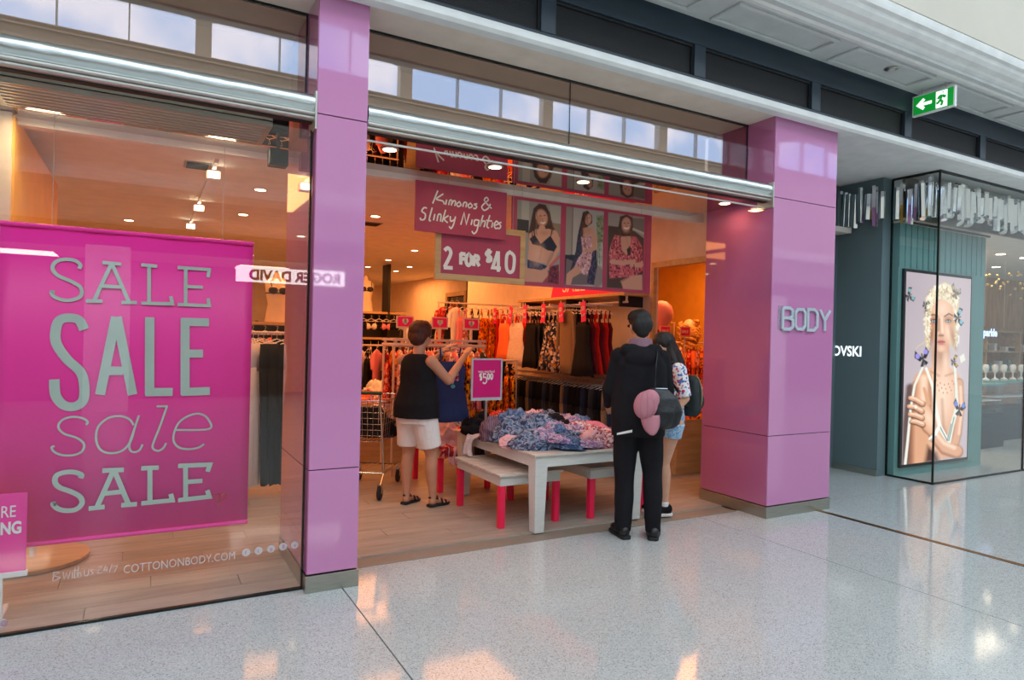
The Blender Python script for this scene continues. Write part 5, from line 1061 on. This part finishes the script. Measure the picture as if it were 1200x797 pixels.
while y<5.5:
    crystal(7.38 if y>4.58 else 7.54,y,rng.uniform(2.90,2.99),rng.uniform(3.28,3.40),rng.uniform(.028,.042),rng.uniform(0,1),rng.uniform(-.03,.03)); y+=rng.uniform(.06,.09)
for row in range(4):
    x=7.72
    while x<11.5:
        crystal(x,4.17+.06*row,rng.uniform(2.93,3.12)+.04*row,rng.uniform(3.26,3.43),rng.uniform(.034,.05),rng.uniform(0,1),rng.uniform(-.05,.05)); x+=rng.uniform(.07,.11)
hb=bx('hanging_bar',7.7,9.4,4.42,4.44,2.93,2.95,m_dark,None); tag(hb,'thin dark bar spanning above the illuminated poster','bar')
# counters and shelves inside the neighbour
def counter(x,y,w,h,label):
    t=empty('display_counter',(x,y,0)); tag(t,label,'display counter')
    bx('cabinet',0,w,0,.5,0,h*.55,m_navy,t); bx('glass_case',.01,w-.01,.01,.49,h*.55,h,m_glass,t); bx('counter_top',-.01,w+.01,-.01,.51,h,h+.03,m_tealp,t); bx('inner_shelf',.03,w-.03,.03,.46,h*.75,h*.75+.01,m_white,t); return t
counter(10.9,5.25,.8,.95,'teal glass counter just right of the illuminated poster'); counter(12.2,5.6,2.0,.95,'longer teal counter deeper in the neighbouring shop'); counter(15.0,6.0,2.4,1.0,'rear glass counter under the wall shelves')
su=empty('shelf_unit',(12.9,6.7,0)); tag(su,'timber back shelves with small white boxes and lamps in the neighbouring shop','shelf unit')
for z in (1.05,1.45,1.85): bx('shelf_board',0,5.2,0,.35,z,z+.03,m_oak,su)
for x in (0,1.3,2.6,3.9,5.17): bx('upright',x,x+.03,0,.35,0,1.88,m_oak,su)
for i in range(26):
    x=13.05+.19*i+(i%3)*.03; z=[1.08,1.48][i%2]; h=rng.uniform(.08,.24)
    o=MB().box(-.05,.05,-.05,.05,0,h).box(-.053,.053,-.053,.053,h*.7,h+.004).build('gift_box',m_white if i%4 else m_tealp,None); o.location=(x,6.85,z); tag(o,('white' if i%4 else 'pale teal')+f' gift box, {nth(i+1)} from the left on the neighbour back shelves','box',('white' if i%4 else 'teal')+' gift boxes on the back shelves')
for i in range(9): o=MB().lathe([(.05,0),(.055,.02),(.012,.05),(.012,.12),(.04,.16),(.05,.24),(.03,.27)],14).build('jewellery_bust',m_white,None,smooth=True); o.location=(11.02+.22*i,5.5,.98) if i<3 else (12.4+.3*(i-3),5.85,.98); tag(o,f'small white jewellery bust, {nth(i+1)} from the left on the neighbour counters','display bust','white jewellery busts on the teal counters')
nsn=empty('neon_sign',(11.7,5.6,1.72)); tag(nsn,'blue-white lit lettering hanging inside the neighbouring shop','sign')
text('lettering','sparkle',.17,emit('blue_neon',(.45,.6,1),2.2),nsn,Matrix.Translation((0,0,0))@Matrix.Rotation(R(90),4,'X'),bold=.006) 
for x in (.1,.7): MB().tube([(x,0,.15),(x,0,1.28)],.003,4).build('hanging_wire',m_alu,nsn)
pc=empty('bead_garland',(10.8,5.3,2.35)); tag(pc,'garland of small gold and green glass beads hanging under the neighbour ceiling','garland')
mb=MB()
for i in range(140): x=rng.uniform(0,5);z=.1+.16*math.sin(x*2)+rng.uniform(-.12,.12); mb.ell((x,rng.uniform(-.2,.2),z),(.02,.02,.02),n=6,h=4)
o=mb.build('beads',mat('gold_bead',srgb(220,190,120),.15,.7),pc); o['kind']='stuff'
for x in (.3,2.5,4.7): MB().tube([(x,0,.2),(x,0,.65)],.002,4).build('hanging_wire',m_alu,pc)
for x,y in [(11.65,5.33),(12.37,5.32),(13.4,6.2),(15.3,6.0),(10.3,6.3),(9.3,5.6)]: downlight(x,y,3.0,'round downlight in the neighbouring shop ceiling, '+nth(sorted([11.65,12.37,13.4,15.3,10.3,9.3]).index(x)+1)+' from the left',.07,m_ledw,'downlights in the neighbouring shop')
# ================================================================= people
def solid(prims,name,m,parent,voxel=.008,smooth=6,disp=0,ds=6,M=None):
    bm=bmesh.new()
    def ball(c_,r): 
        if isinstance(r,(int,float)): r=(r,r,r)
        g=bmesh.ops.create_uvsphere(bm,u_segments=16,v_segments=10,radius=1)['verts']
        for v in g: v.co=Vector((v.co.x*r[0],v.co.y*r[1],v.co.z*r[2]))+Vector(c_)
    for p in prims:
        k=p[0]
        if k in('cap','cone'):
            a,ra,b,rb=Vector(p[1]),p[2],Vector(p[3]),p[4]; d=(b-a); L=d.length
            q=d.to_track_quat('Z','Y').to_matrix().to_4x4()
            bmesh.ops.create_cone(bm,cap_ends=True,segments=18,radius1=ra,radius2=rb,depth=L,matrix=Matrix.Translation((a+b)/2)@q)
            if k=='cap': ball(a,ra); ball(b,rb)
        elif k=='ell':
            c_,r=Vector(p[1]),p[2]; rot=Euler([R(t) for t in (p[3] if len(p)>3 else (0,0,0))]).to_matrix()
            g=bmesh.ops.create_uvsphere(bm,u_segments=20,v_segments=14,radius=1)['verts']
            for v in g: v.co=rot@Vector((v.co.x*r[0],v.co.y*r[1],v.co.z*r[2]))+c_
        elif k=='loft':
            n=24; rings=[]
            for (c_,rx,ry) in p[1]:
                rings.append([bm.verts.new((c_[0]+rx*math.cos(2*PI*i/n),c_[1]+ry*math.sin(2*PI*i/n),c_[2])) for i in range(n)])
            for r0,r1 in zip(rings[:-1],rings[1:]):
                for i in range(n): bm.faces.new((r0[i],r0[(i+1)%n],r1[(i+1)%n],r1[i]))
            bm.faces.new(rings[0][::-1]); bm.faces.new(rings[-1])
    bmesh.ops.recalc_face_normals(bm,faces=bm.faces)
    me=bpy.data.meshes.new(name); bm.to_mesh(me); bm.free()
    o=bpy.data.objects.new(name,me); COL.objects.link(o)
    r=o.modifiers.new('r','REMESH'); r.mode='VOXEL'; r.voxel_size=voxel
    s=o.modifiers.new('s','SMOOTH'); s.iterations=smooth; s.factor=.5
    bpy.context.view_layer.update(); dg=bpy.context.evaluated_depsgraph_get(); m2=bpy.data.meshes.new_from_object(o.evaluated_get(dg)); bpy.data.objects.remove(o); bpy.data.meshes.remove(me)
    if disp:
        nv=len(m2.vertices); co=np.empty(nv*3); m2.vertices.foreach_get('co',co); no=np.empty(nv*3); m2.vertices.foreach_get('normal',no); co=co.reshape(-1,3); no=no.reshape(-1,3)
        dd=np.array([noise.noise(Vector((x*ds,y*ds,z*ds*.6)))+.5*noise.noise(Vector((x*ds*2.3,y*ds*2.3,z*ds*1.1))) for x,y,z in co]); co+=no*(dd*disp)[:,None]; m2.vertices.foreach_set('co',co.ravel())
    m2.polygons.foreach_set('use_smooth',[True]*len(m2.polygons)); m2.materials.clear(); m2.materials.append(m); m2.name=name; m2.update()
    q=bpy.data.objects.new(name,m2); COL.objects.link(q)
    if parent: q.parent=parent
    return q
def hand(w,d,n,t,s=1,curl=.5):
    """prims of a hand: wrist w, finger direction d, palm normal n (fingers curl to it), thumb side t"""
    w,d,n,t=[Vector(q) for q in (w,d,n,t)]; d.normalize(); n=(n-d*n.dot(d)).normalized(); t=d.cross(n)*(1 if d.cross(n).dot(t)>0 else -1)
    P=[];L=[.068,.076,.072,.056]
    for i in range(4):
        o=(1.5-i)*.0195*s; k=w+d*.085*s+t*o; P.append(('cap',w+t*o*.6+d*.012,.0125*s,k,.0105*s))
        a=curl*(.7+.12*i); p=k; dr=d
        for j,(f,r0,r1) in enumerate([(.45,.0098,.0088),(.32,.0088,.0078),(.23,.0078,.0068)]):
            ang=a*(j+1)*.55; dr=d*math.cos(ang)+n*math.sin(ang); q=p+dr*L[i]*f*s*1.08; P.append(('cap',p,r0*s,q,r1*s)); p=q
    b=w+t*.024*s+d*.02*s; c_=b+(t*.7+d*.6+n*.25).normalized()*.042*s; e=c_+(d*.85+t*.25+n*.3).normalized()*.03*s; f=e+(d+n*.4).normalized()*.024*s
    P+=[('cap',b,.015*s,c_,.0115*s),('cap',c_,.0112*s,e,.0095*s),('cap',e,.0095*s,f,.0078*s)]
    return P
def head(c_,az_local=0,tilt=0,s=1):
    """head prims around centre c_, looking along +y rotated by az_local"""
    Rm=Matrix.Rotation(az_local,3,'Z')@Matrix.Rotation(tilt,3,'X'); c_=Vector(c_); T=lambda x,y,z:c_+Rm@Vector((x*s,y*s,z*s))
    A=(math.degrees(tilt),0,math.degrees(az_local))
    return [('ell',T(0,-.012,.025),(.075*s,.093*s,.09*s),A),('ell',T(0,.02,-.035),(.058*s,.068*s,.075*s),A),('ell',T(0,.052,-.078),(.028*s,.026*s,.022*s),A),
     ('cap',T(0,.088,.012),.009*s,T(0,.104,-.022),.013*s),('ell',T(0,.084,-.052),(.022*s,.012*s,.007*s),A),('ell',T(0,.082,-.062),(.02*s,.012*s,.006*s),A),('ell',T(0,.078,.035),(.05*s,.014*s,.01*s),A),
     ('ell',T(.074,-.005,-.01),(.010*s,.020*s,.032*s),A),('ell',T(-.074,-.005,-.01),(.010*s,.020*s,.032*s),A),('ell',T(.038,.055,-.02),(.02*s,.02*s,.02*s),A),('ell',T(-.038,.055,-.02),(.02*s,.02*s,.02*s),A)],T
def eyes(T,parent,m=None):
    for s in (-1,1):
        e=MB().ell(T(s*.03,.076,.012),(.011,.008,.008),n=10,h=8).build('eye',m_eye,parent,smooth=True); MB().ell(T(s*.03,.084,.012),(.005,.003,.005),n=8,h=6).build('iris',m_iris,e)
m_eye=mat('eye_white',srgb(235,230,225),.2); m_iris=mat('brown_iris',srgb(60,36,20),.2)
def skin(name,col): 
    m=mat(name,col,.5,var=.05,vs=14,spec=.4); p=m.node_tree.nodes['Principled BSDF']; p.inputs['Subsurface Weight'].default_value=.08; p.inputs['Subsurface Radius'].default_value=(.02,.008,.004); return m
def hairmat(name,c1,c2):
    return wood(name,c1,c2,.62,(60,60,6))
sk1=skin('skin_tanned',srgb(206,150,120)); sk2=skin('skin_medium',srgb(200,146,116)); sk3=skin('skin_light',srgb(216,166,138))
# ---------------------------------------------------------------- woman in black top and white shorts
def local(root_loc,az):
    Mi=(Matrix.Translation(root_loc)@Matrix.Rotation(az,4,'Z')).inverted(); return lambda x,y,z:Mi@Vector((x,y,z))
az=R(25-90); wl_=(2.10,5.48,0); T_=local(wl_,az)
wo=empty('person',wl_,az); tag(wo,'woman with short auburn hair, black sleeveless top and white shorts, holding up a singlet','person')
fL,fR=T_(2.07,5.60,0),T_(2.25,5.42,0)   # far (left) and near (right) foot heel area
hip=Vector((0,0,.84)); 
def foot(a,dirv=(0,1,0)):
    d=Vector(dirv).normalized(); a=Vector((a[0],a[1],0)); return [('ell',a+d*.0+Vector((0,0,.045)),(.032,.04,.035)),('cap',a+Vector((0,0,.06)),.032,a+d*.11+Vector((0,0,.032)),.026),('ell',a+d*.135+Vector((0,0,.026)),(.038,.055,.018))]
eR,hR=T_(2.345,5.36,1.115),T_(2.60,5.55,1.345); eL,hL=T_(2.24,5.78,1.16),T_(2.45,5.73,1.36)
shR,shL=Vector((.175,-.01,1.285)),Vector((-.175,-.01,1.285))
hp,HT=head((0.0,.05,1.50),0,R(-8),.96)
B=[('cap',(0,.01,1.32),.055,(0,.03,1.43),.05)]+hp
B+=[('loft',[((0,0,.74),.15,.12),((0,0,.86),.17,.13),((0,.02,.97),.165,.13),((0,.02,1.08),.165,.125),((0,.01,1.2),.165,.115),((0,0,1.28),.16,.085),((0,0,1.33),.10,.06)])]
B+=[('cap',shR,.052,eR,.040),('cap',eR,.040,eR.lerp(hR,.35),.038),('cap',eR.lerp(hR,.35),.038,hR,.024),('cap',shL,.052,eL,.040),('cap',eL,.04,eL.lerp(hL,.35),.038),('cap',eL.lerp(hL,.35),.038,hL,.024)]
B+=hand(hR,hR-eR,(-.1,.6,-.4),(-1,0,1),.98,.9)+hand(hL,hL-eL,(.2,.6,-.4),(1,0,1),.98,.9)
for sx,f in ((1,fR),(-1,fL)):
    h=Vector((sx*.09,0,.82)); k=Vector((f[0]*.8+sx*.02,f[1]*.6+.02,.46)); an=Vector((f[0],f[1],.085)); cf_=k.lerp(an,.3)+Vector((0,-.012,0))
    B+=[('cap',h,.095,k,.056),('cap',k,.054,cf_,.056),('cap',cf_,.056,an,.031)]+foot(f,(.12*sx,1,0))
solid(B,'body',sk1,wo,.006,5)
eyes(HT,wo)
H=[('ell',HT(0,-.03,.045),(.102,.108,.100)),('ell',HT(0,-.065,-.01),(.092,.068,.085)),('ell',HT(.05,-.03,.02),(.045,.07,.06)),('ell',HT(-.05,-.03,.02),(.045,.07,.06)),('ell',HT(0,.035,.085),(.065,.05,.03))]
solid(H,'hair',hairmat('auburn_hair',srgb(44,18,10),srgb(96,44,22)),wo,.006,3,.008,22)
g=MB()
for s in (-1,1): g.tube([HT(s*.031+.024*math.cos(q),.108,.012+.018*math.sin(q)) for q in [2*PI*k/14 for k in range(14)]],.0022,5,closed=True); g.tube([HT(s*.055,.106,.016),HT(s*.078,.05,.016),HT(s*.08,-.01,.01)],.0022,5)
g.build('glasses',m_blackp,wo)
top=[('loft',[((0,-.0,.79),.222,.18),((0,0,.90),.215,.175),((0,.015,1.0),.198,.165),((0,.015,1.1),.178,.142),((0,.01,1.2),.18,.13),((0,0,1.27),.172,.1),((0,-.005,1.325),.13,.075),((0,-.0,1.345),.08,.068)])]
solid(top,'black_top',F['black'],wo,.007,4,.006,7)
sh=[('loft',[((0,0,.74),.192,.15),((0,0,.86),.198,.155),((0,.0,.93),.175,.14)])]
for sx,f in ((1,fR),(-1,fL)):
    h=Vector((sx*.085,0,.84)); k=Vector((f[0]*.8+sx*.02,f[1]*.6+.02,.46)); sh+=[('cone',h,.118,h.lerp(k,.80),.102)]
solid(sh,'white_shorts',F['white'],wo,.008,2,.008,8)
for sx,f in ((1,fR),(-1,fL)):
    a=Vector((f[0],f[1],0)); s_=empty('sandal',(0,0,0)); s_.parent=wo; d=Vector((.12*sx,1,0)).normalized(); n_=Vector((d.y,-d.x,0))
    mb=MB(); pts=[(-.05,.026),(-.03,.036),(.03,.034),(.10,.044),(.15,.042),(.185,.02)]; out=[a+d*u+n_*w for u,w in pts]+[a+d*u-n_*w for u,w in pts[::-1]]
    m=len(out); mb.v=[(p.x,p.y,.001) for p in out]+[(p.x,p.y,.022) for p in out]; mb.f=[(i,(i+1)%m,m+(i+1)%m,m+i) for i in range(m)]+[tuple(range(m-1,-1,-1)),tuple(range(m,2*m))]; mb.m=[0]*len(mb.f)
    mb.build('sole',m_rubber,s_,bevel=.003)
    for (u,w,hh) in [(.08,.042,.058),(.125,.044,.042)]: MB().tube([a+d*u+n_*w+Vector((0,0,.015)),a+d*u+n_*w*.7+Vector((0,0,hh)),a+d*u-n_*w*.7+Vector((0,0,hh)),a+d*u-n_*w+Vector((0,0,.015))],.009,6).build('strap',m_blackp,s_,smooth=True)
    MB().tube([a+d*.03+n_*.036+Vector((0,0,.07)),a-d*.045+Vector((0,0,.085)),a+d*.03-n_*.036+Vector((0,0,.07)),a+d*.05+Vector((0,0,.082))],.008,6,closed=True).build('ankle_strap',m_blackp,s_,smooth=True)
wt=eL.lerp(hL,.93); dv=(hL-eL).normalized(); b1=dv.orthogonal().normalized(); b2=dv.cross(b1)
MB().tube([wt+(b1*math.cos(q)+b2*math.sin(q))*.029 for q in [2*PI*k/14 for k in range(14)]],.007,6,closed=True).build('wristwatch',m_silver,wo,smooth=True)
# ---------------------------------------------------------------- man in black with a shoulder bag
az=R(62-90); ml=(3.32,3.95,0); T_=local(ml,az)
mn=empty('person',ml,az); tag(mn,'person seen from behind in black hooded jacket and black trousers at the table','person')
fL,fR=T_(3.225,3.985,0),T_(3.415,3.86,0)
hp,HT=head((0.0,.03,1.615),R(6),R(-22),.98)
shR,shL=Vector((.168,-.0,1.385)),Vector((-.168,-.0,1.385)); eR,eL=Vector((.222,.04,1.12)),Vector((-.225,.05,1.12)); hR,hL=Vector((.20,.25,1.0)),Vector((-.19,.27,.99))
B=[('cap',(0,-.01,1.42),.06,(0,.015,1.55),.055)]+hp+[('loft',[((0,0,.82),.15,.11),((0,0,.92),.17,.12),((0,0,1.05),.155,.11),((0,0,1.2),.175,.12),((0,0,1.36),.19,.105),((0,-.005,1.44),.13,.08)])]
for s,e,h in ((shR,eR,hR),(shL,eL,hL)): B+=[('cap',s,.055,e,.042),('cap',e,.042,h,.027)]
B+=hand(hR,(-.35,.8,-.35),(-.3,-.1,-1),(-1,.3,.2),1.08,.6)+hand(hL,(.3,.85,-.35),(.3,-.1,-1),(1,.3,.2),1.08,.6)
for sx,f in ((1,fR),(-1,fL)):
    h=Vector((sx*.09,0,.86)); k=Vector((f[0]*.95,f[1]*.6+.03,.48)); an=Vector((f[0],f[1],.09)); B+=[('cap',h,.09,k,.055),('cap',k,.055,k.lerp(an,.3),.056),('cap',k.lerp(an,.3),.056,an,.035)]+foot(f,(.2*sx,1,0))
solid(B,'body',sk2,mn,.0065,5); eyes(HT,mn)
J=[('loft',[((0,-.0,.78),.20,.15),((0,0,.88),.215,.155),((0,0,1.02),.215,.15),((0,0,1.18),.205,.145),((0,-.01,1.32),.20,.135),((0,-.01,1.40),.165,.11),((0,-.01,1.46),.12,.10)])]
for s,e,h in ((shR,eR,hR),(shL,eL,hL)): J+=[('cap',s,.064,e,.054),('cap',e,.054,h,.042)]
J+=[('ell',(0,-.10,1.375),(.13,.06,.075),(-15,0,0)),('cap',(-.11,-.06,1.43),.05,(.11,-.06,1.43),.05),('cap',(.11,-.06,1.43),.045,(.09,.06,1.44),.04),('cap',(-.11,-.06,1.43),.045,(-.09,.06,1.44),.04)]
solid(J,'hooded_jacket',F['black'],mn,.009,5,.012,6)
solid([('loft',[((0,-.03,1.42),.115,.09),((0,-.02,1.47),.094,.082),((0,-.01,1.525),.078,.074)])],'mauve_scarf',mat('mauve_wool',srgb(134,100,114),.9,bump=.4),mn,.007,3,.006,14)
solid([('ell',HT(0,-.02,.05),(.088,.104,.085)),('ell',HT(0,-.055,-.01),(.082,.062,.085)),('ell',HT(0,-.045,-.05),(.06,.05,.06))],'black_hair',hairmat('black_hair',srgb(10,8,8),srgb(22,17,15)),mn,.006,3,.006,24)
cp=solid([('loft',[(HT(0,-.012,.05),.093,.108),(HT(0,-.012,.09),.088,.1),(HT(0,-.012,.125),.06,.07),(HT(0,-.012,.14),.02,.02)]),('ell',HT(0,.10,.048),(.07,.075,.008),(-14,0,0))],'dark_cap',F['black'],mn,.007,3)
Pn=[('loft',[((0,0,.80),.178,.135),((0,0,.90),.182,.138),((0,0,.95),.17,.13)])]
for sx,f in ((1,fR),(-1,fL)):
    h=Vector((sx*.092,0,.86)); k=Vector((f[0]*.95,f[1]*.6+.03,.48)); an=Vector((f[0],f[1]-.0,.05)); Pn+=[('cap',h,.108,k,.078),('cap',k,.078,k.lerp(an,.45),.072),('cone',k.lerp(an,.45),.072,an,.062)]
solid(Pn,'black_trousers',F['black'],mn,.009,4,.009,7)
def shoe(f,d,m,sole,parent,s=1,name='shoe'):
    a=Vector((f[0],f[1],0)); d=Vector(d).normalized(); ang=math.degrees(math.atan2(d.y,d.x))-90
    o=solid([('ell',a-d*.015+Vector((0,0,.055)),(.042*s,.06*s,.055)),('ell',a+d*.09*s+Vector((0,0,.045)),(.047*s,.095*s,.036),(0,0,ang)),('cap',a+Vector((0,0,.06)),.042*s,a+d*.09*s+Vector((0,0,.045)),.034*s)],name,m,parent,.006,3)
    mb=MB(); n_=Vector((d.y,-d.x,0)); pts=[(-.072,.024),(-.05,.04),(.03,.042),(.10,.052),(.16,.044),(.188,.02)]; out=[a+(d*u+n_*w)*s for u,w in pts]+[a+(d*u-n_*w)*s for u,w in pts[::-1]]
    m_=len(out); mb.v=[(p.x,p.y,.001) for p in out]+[(p.x,p.y,.026) for p in out]; mb.f=[(i,(i+1)%m_,m_+(i+1)%m_,m_+i) for i in range(m_)]+[tuple(range(m_-1,-1,-1)),tuple(range(m_,2*m_))]; mb.m=[0]*len(mb.f)
    mb.build('sole',sole,o,bevel=.005); return o,a,d,n_
for sx,f in ((1,fR),(-1,fL)): shoe(f,(.25*sx,1,0),m_blackp,m_rubber,mn,1.05)
MB().add([( -.19,-.150,.80),(-.08,-.168,.825),(-.08,-.170,.845),(-.19,-.152,.815)],[(0,1,2,3)]).build('pale_shirt_hem',F['white'],mn)
# shoulder bag and cap (held things: their own objects)
bgc=Vector((.24,-.12,1.02))
bag=empty('shoulder_bag',tuple(mn.matrix_world@Vector((0,0,0))) if 0 else ml,az); tag(bag,"black leather shoulder bag hanging at the hip of the person in black",'bag')
m_lea=mat('black_leather',srgb(18,22,27),.42,bump=.25,bs=60)
solid([('loft',[((.12,-.20,.865),.10,.045),((.12,-.215,.90),.14,.07),((.125,-.215,.99),.15,.075),((.12,-.21,1.09),.12,.05),((.11,-.20,1.155),.07,.022)])],'bag_body',m_lea,bag,.007,4,.012,9)
mb=MB(); n=14
pts=[Vector((.07,-.20,1.15)),Vector((.08,-.175,1.3)),Vector((.10,-.135,1.41)),Vector((.12,-.05,1.472)),Vector((.15,.04,1.45)),Vector((.17,.13,1.36)),Vector((.24,.14,1.24)),Vector((.29,-.03,1.13))]
for a,b in zip(pts[:-1],pts[1:]): mb.bar(a,b+(b-a)*.06,.028,.006,(1,0,0) if abs((b-a).normalized().x)<.5 else (0,0,1))
mb.build('shoulder_strap',m_lea,bag)
for x in (.07,): MB().tube([(x+.012*math.cos(q),-.2 if x<.2 else -.06,1.145+.014*math.sin(q)) for q in [2*PI*k/10 for k in range(10)]],.003,5,closed=True).build('strap_ring',m_silver,bag)
MB().tube([(.05,-.20,1.155),(.17,-.19,1.155)],.004,5).build('zip',m_silver,bag)
pc_=empty('baseball_cap',ml,az); tag(pc_,'dusty pink baseball cap clipped to the black shoulder bag, brim hanging down','cap')
m_pcap=mat('pink_suede',srgb(190,125,138),.85,bump=.15,bs=90)
cc=Vector((-.01,-.285,1.04)); 
solid([('ell',cc,(.088,.062,.105),(0,12,0)),('ell',cc+Vector((.03,.0,.04)),(.07,.055,.075),(0,10,0))],'crown',m_pcap,pc_,.006,3)
mb=MB(); nu,nv=10,8
for i in range(nv+1):
    v=i/nv
    for k in range(nu+1):
        u=k/nu*2-1; w=.072*(1-.35*v**2.5); mb.v.append((cc.x+.035+u*w+.012*v,cc.y-.03+.035*u*u-.02*v*(1-v),cc.z-.07-.145*v+ .03*v*u*u))
for i in range(nv):
    for k in range(nu): a=i*(nu+1)+k; mb.f.append((a,a+1,a+nu+2,a+nu+1)); mb.m.append(0)
o=mb.build('brim',m_pcap,pc_,smooth=True); so=o.modifiers.new('t','SOLIDIFY'); so.thickness=.005
mb=MB()
for a0 in (-.7,0,.7): mb.tube([cc+Vector((.088*math.sin(a0)*math.cos(q)*.9,-.063*math.cos(a0*.7)*math.cos(q),.104*math.sin(q)))*1.01 for q in [-1.2+2.4*k/8 for k in range(9)]],.0018,4)
mb.build('crown_seam',mat('pink_thread',srgb(176,112,124),.8),pc_)
# ---------------------------------------------------------------- girl with backpack
az=R(165-90); gl_=(3.98,4.34,0); T_=local(gl_,az)
gi=empty('person',gl_,az); tag(gi,'girl with long dark hair and denim shorts partly hidden behind the person in black','person')
fL,fR=T_(3.95,4.33,0),T_(4.02,4.46,0)
hp,HT=head((0,.06,1.455),R(10),R(-28),.93)
shL,shR=Vector((-.165,0,1.27)),Vector((.165,0,1.27)); eL,eR=Vector((-.2,-.05,1.03)),Vector((.2,.02,1.03)); hL,hR=Vector((-.19,.10,.86)),Vector((.14,.24,.92))
B=[('cap',(0,.0,1.28),.05,(0,.035,1.40),.045)]+hp+[('loft',[((0,0,.78),.14,.11),((0,0,.87),.165,.12),((0,0,1.0),.135,.10),((0,0,1.14),.15,.105),((0,0,1.25),.155,.085),((0,0,1.31),.10,.06)])]
for s,e,h in ((shR,eR,hR),(shL,eL,hL)): B+=[('cap',s,.045,e,.035),('cap',e,.035,h,.023)]
B+=hand(hL,(.1,.35,-.9),(.8,.2,0),(.2,.9,.2),.95,.6)+hand(hR,(-.2,.85,-.3),(-.2,-.1,-1),(-1,.3,.2),.95,.5)
for sx,f in ((1,fR),(-1,fL)):
    h=Vector((sx*.085,0,.82)); k=Vector((f[0]*.9,f[1]*.6+.03,.46)); an=Vector((f[0],f[1],.09)); B+=[('cap',h,.09,k,.054),('cap',k,.052,k.lerp(an,.3)+Vector((0,-.01,0)),.054),('cap',k.lerp(an,.3)+Vector((0,-.01,0)),.054,an,.031)]+foot(f,(.0,1,0))
solid(B,'body',sk3,gi,.0065,5); eyes(HT,gi)
solid([('ell',HT(0,-.03,.045),(.088,.1,.088)),('cap',HT(0,-.06,.02),.07,(0,-.07,1.32),.065),('cap',(0,-.07,1.32),.065,(-.05,-.09,1.2),.045),('cap',HT(-.06,-.02,.0),.035,(-.11,.0,1.28),.03)],'long_black_hair',hairmat('dark_hair',srgb(18,13,12),srgb(40,28,24)),gi,.007,4,.008,18)
m_flo=fabric('white_floral',[c(232,232,236),c(240,240,242),c(226,228,236),c(200,60,90),c(238,238,240),c(90,120,180)],60,'voronoi')
Tt=[('loft',[((0,0,.86),.17,.125),((0,0,1.0),.155,.118),((0,0,1.14),.162,.118),((0,0,1.25),.165,.098),((0,0,1.30),.11,.075)]),('cone',shL+Vector((0,0,.02)),.062,shL.lerp(eL,.95),.056),('cone',shR+Vector((0,0,.02)),.062,shR.lerp(eR,.95),.056),('ell',shL,(.06,.06,.06)),('ell',shR,(.06,.06,.06))]
solid(Tt,'floral_top',m_flo,gi,.007,3,.005,9)
S_=[('loft',[((0,0,.76),.16,.125),((0,0,.86),.172,.13),((0,0,.92),.16,.12)])]
for sx,f in ((1,fR),(-1,fL)): h=Vector((sx*.085,0,.82)); k=Vector((f[0]*.9,f[1]*.6+.03,.46)); S_+=[('cone',h,.105,h.lerp(k,.34),.10)]
solid(S_,'denim_shorts',fabric('light_denim',[c(120,160,196),c(150,186,214),c(176,204,224)],40,'noise'),gi,.007,2,.005,10)
m_sn=F['black']
for sx,f in ((1,fR),(-1,fL)):
    o,a,d,n_=shoe(f,(0,1,0),m_sn,m_whitep,gi,.98,'sneaker')
    for u in (.05,.07,.09): MB().tube([a+d*u+n_*.028+Vector((0,0,.088-u*.25)),a+d*u+Vector((0,0,.105-u*.28)),a+d*u-n_*.028+Vector((0,0,.088-u*.25))],.004,5).build('lace',m_whitep,o)
    MB().lathe([(.036,.085),(.038,.11),(.034,.125)],14,Matrix.Translation((f[0],f[1],0))).build('sock',m_whitep,gi)
bp=empty('backpack',gl_,az); tag(bp,'dark green and black backpack on the back of the girl in the floral top','backpack')
m_bp=mat('dark_nylon',srgb(28,40,42),.6,bump=.2,bs=60)
solid([('loft',[((-.05,-.17,.87),.10,.06),((-.05,-.18,.92),.135,.075),((-.05,-.18,1.08),.135,.077),((-.05,-.175,1.18),.11,.06),((-.05,-.17,1.22),.06,.035)])],'pack',m_bp,bp,.007,4,.004,10)
solid([('ell',(-.05,-.25,1.0),(.10,.03,.085))],'front_pocket',m_bp,bp,.007,3)
MB().tube([(-.05+.132*math.cos(q),-.215,1.045+.17*math.sin(q)) for q in [2*PI*k/24 for k in range(24)]],.006,5,closed=True).build('piping',mat('tan_piping',srgb(150,130,96),.6),bp)
for s in (-1,1): MB().tube([(-.02+s*.08,-.13,.93),(s*.13,-.11,1.1),(s*.125,-.06,1.31),(s*.12,.05,1.335),(s*.13,.115,1.22),(s*.15,.06,1.05),(s*.12,-.12,.96)],.011,6).build('shoulder_strap',m_bp,bp,smooth=True)
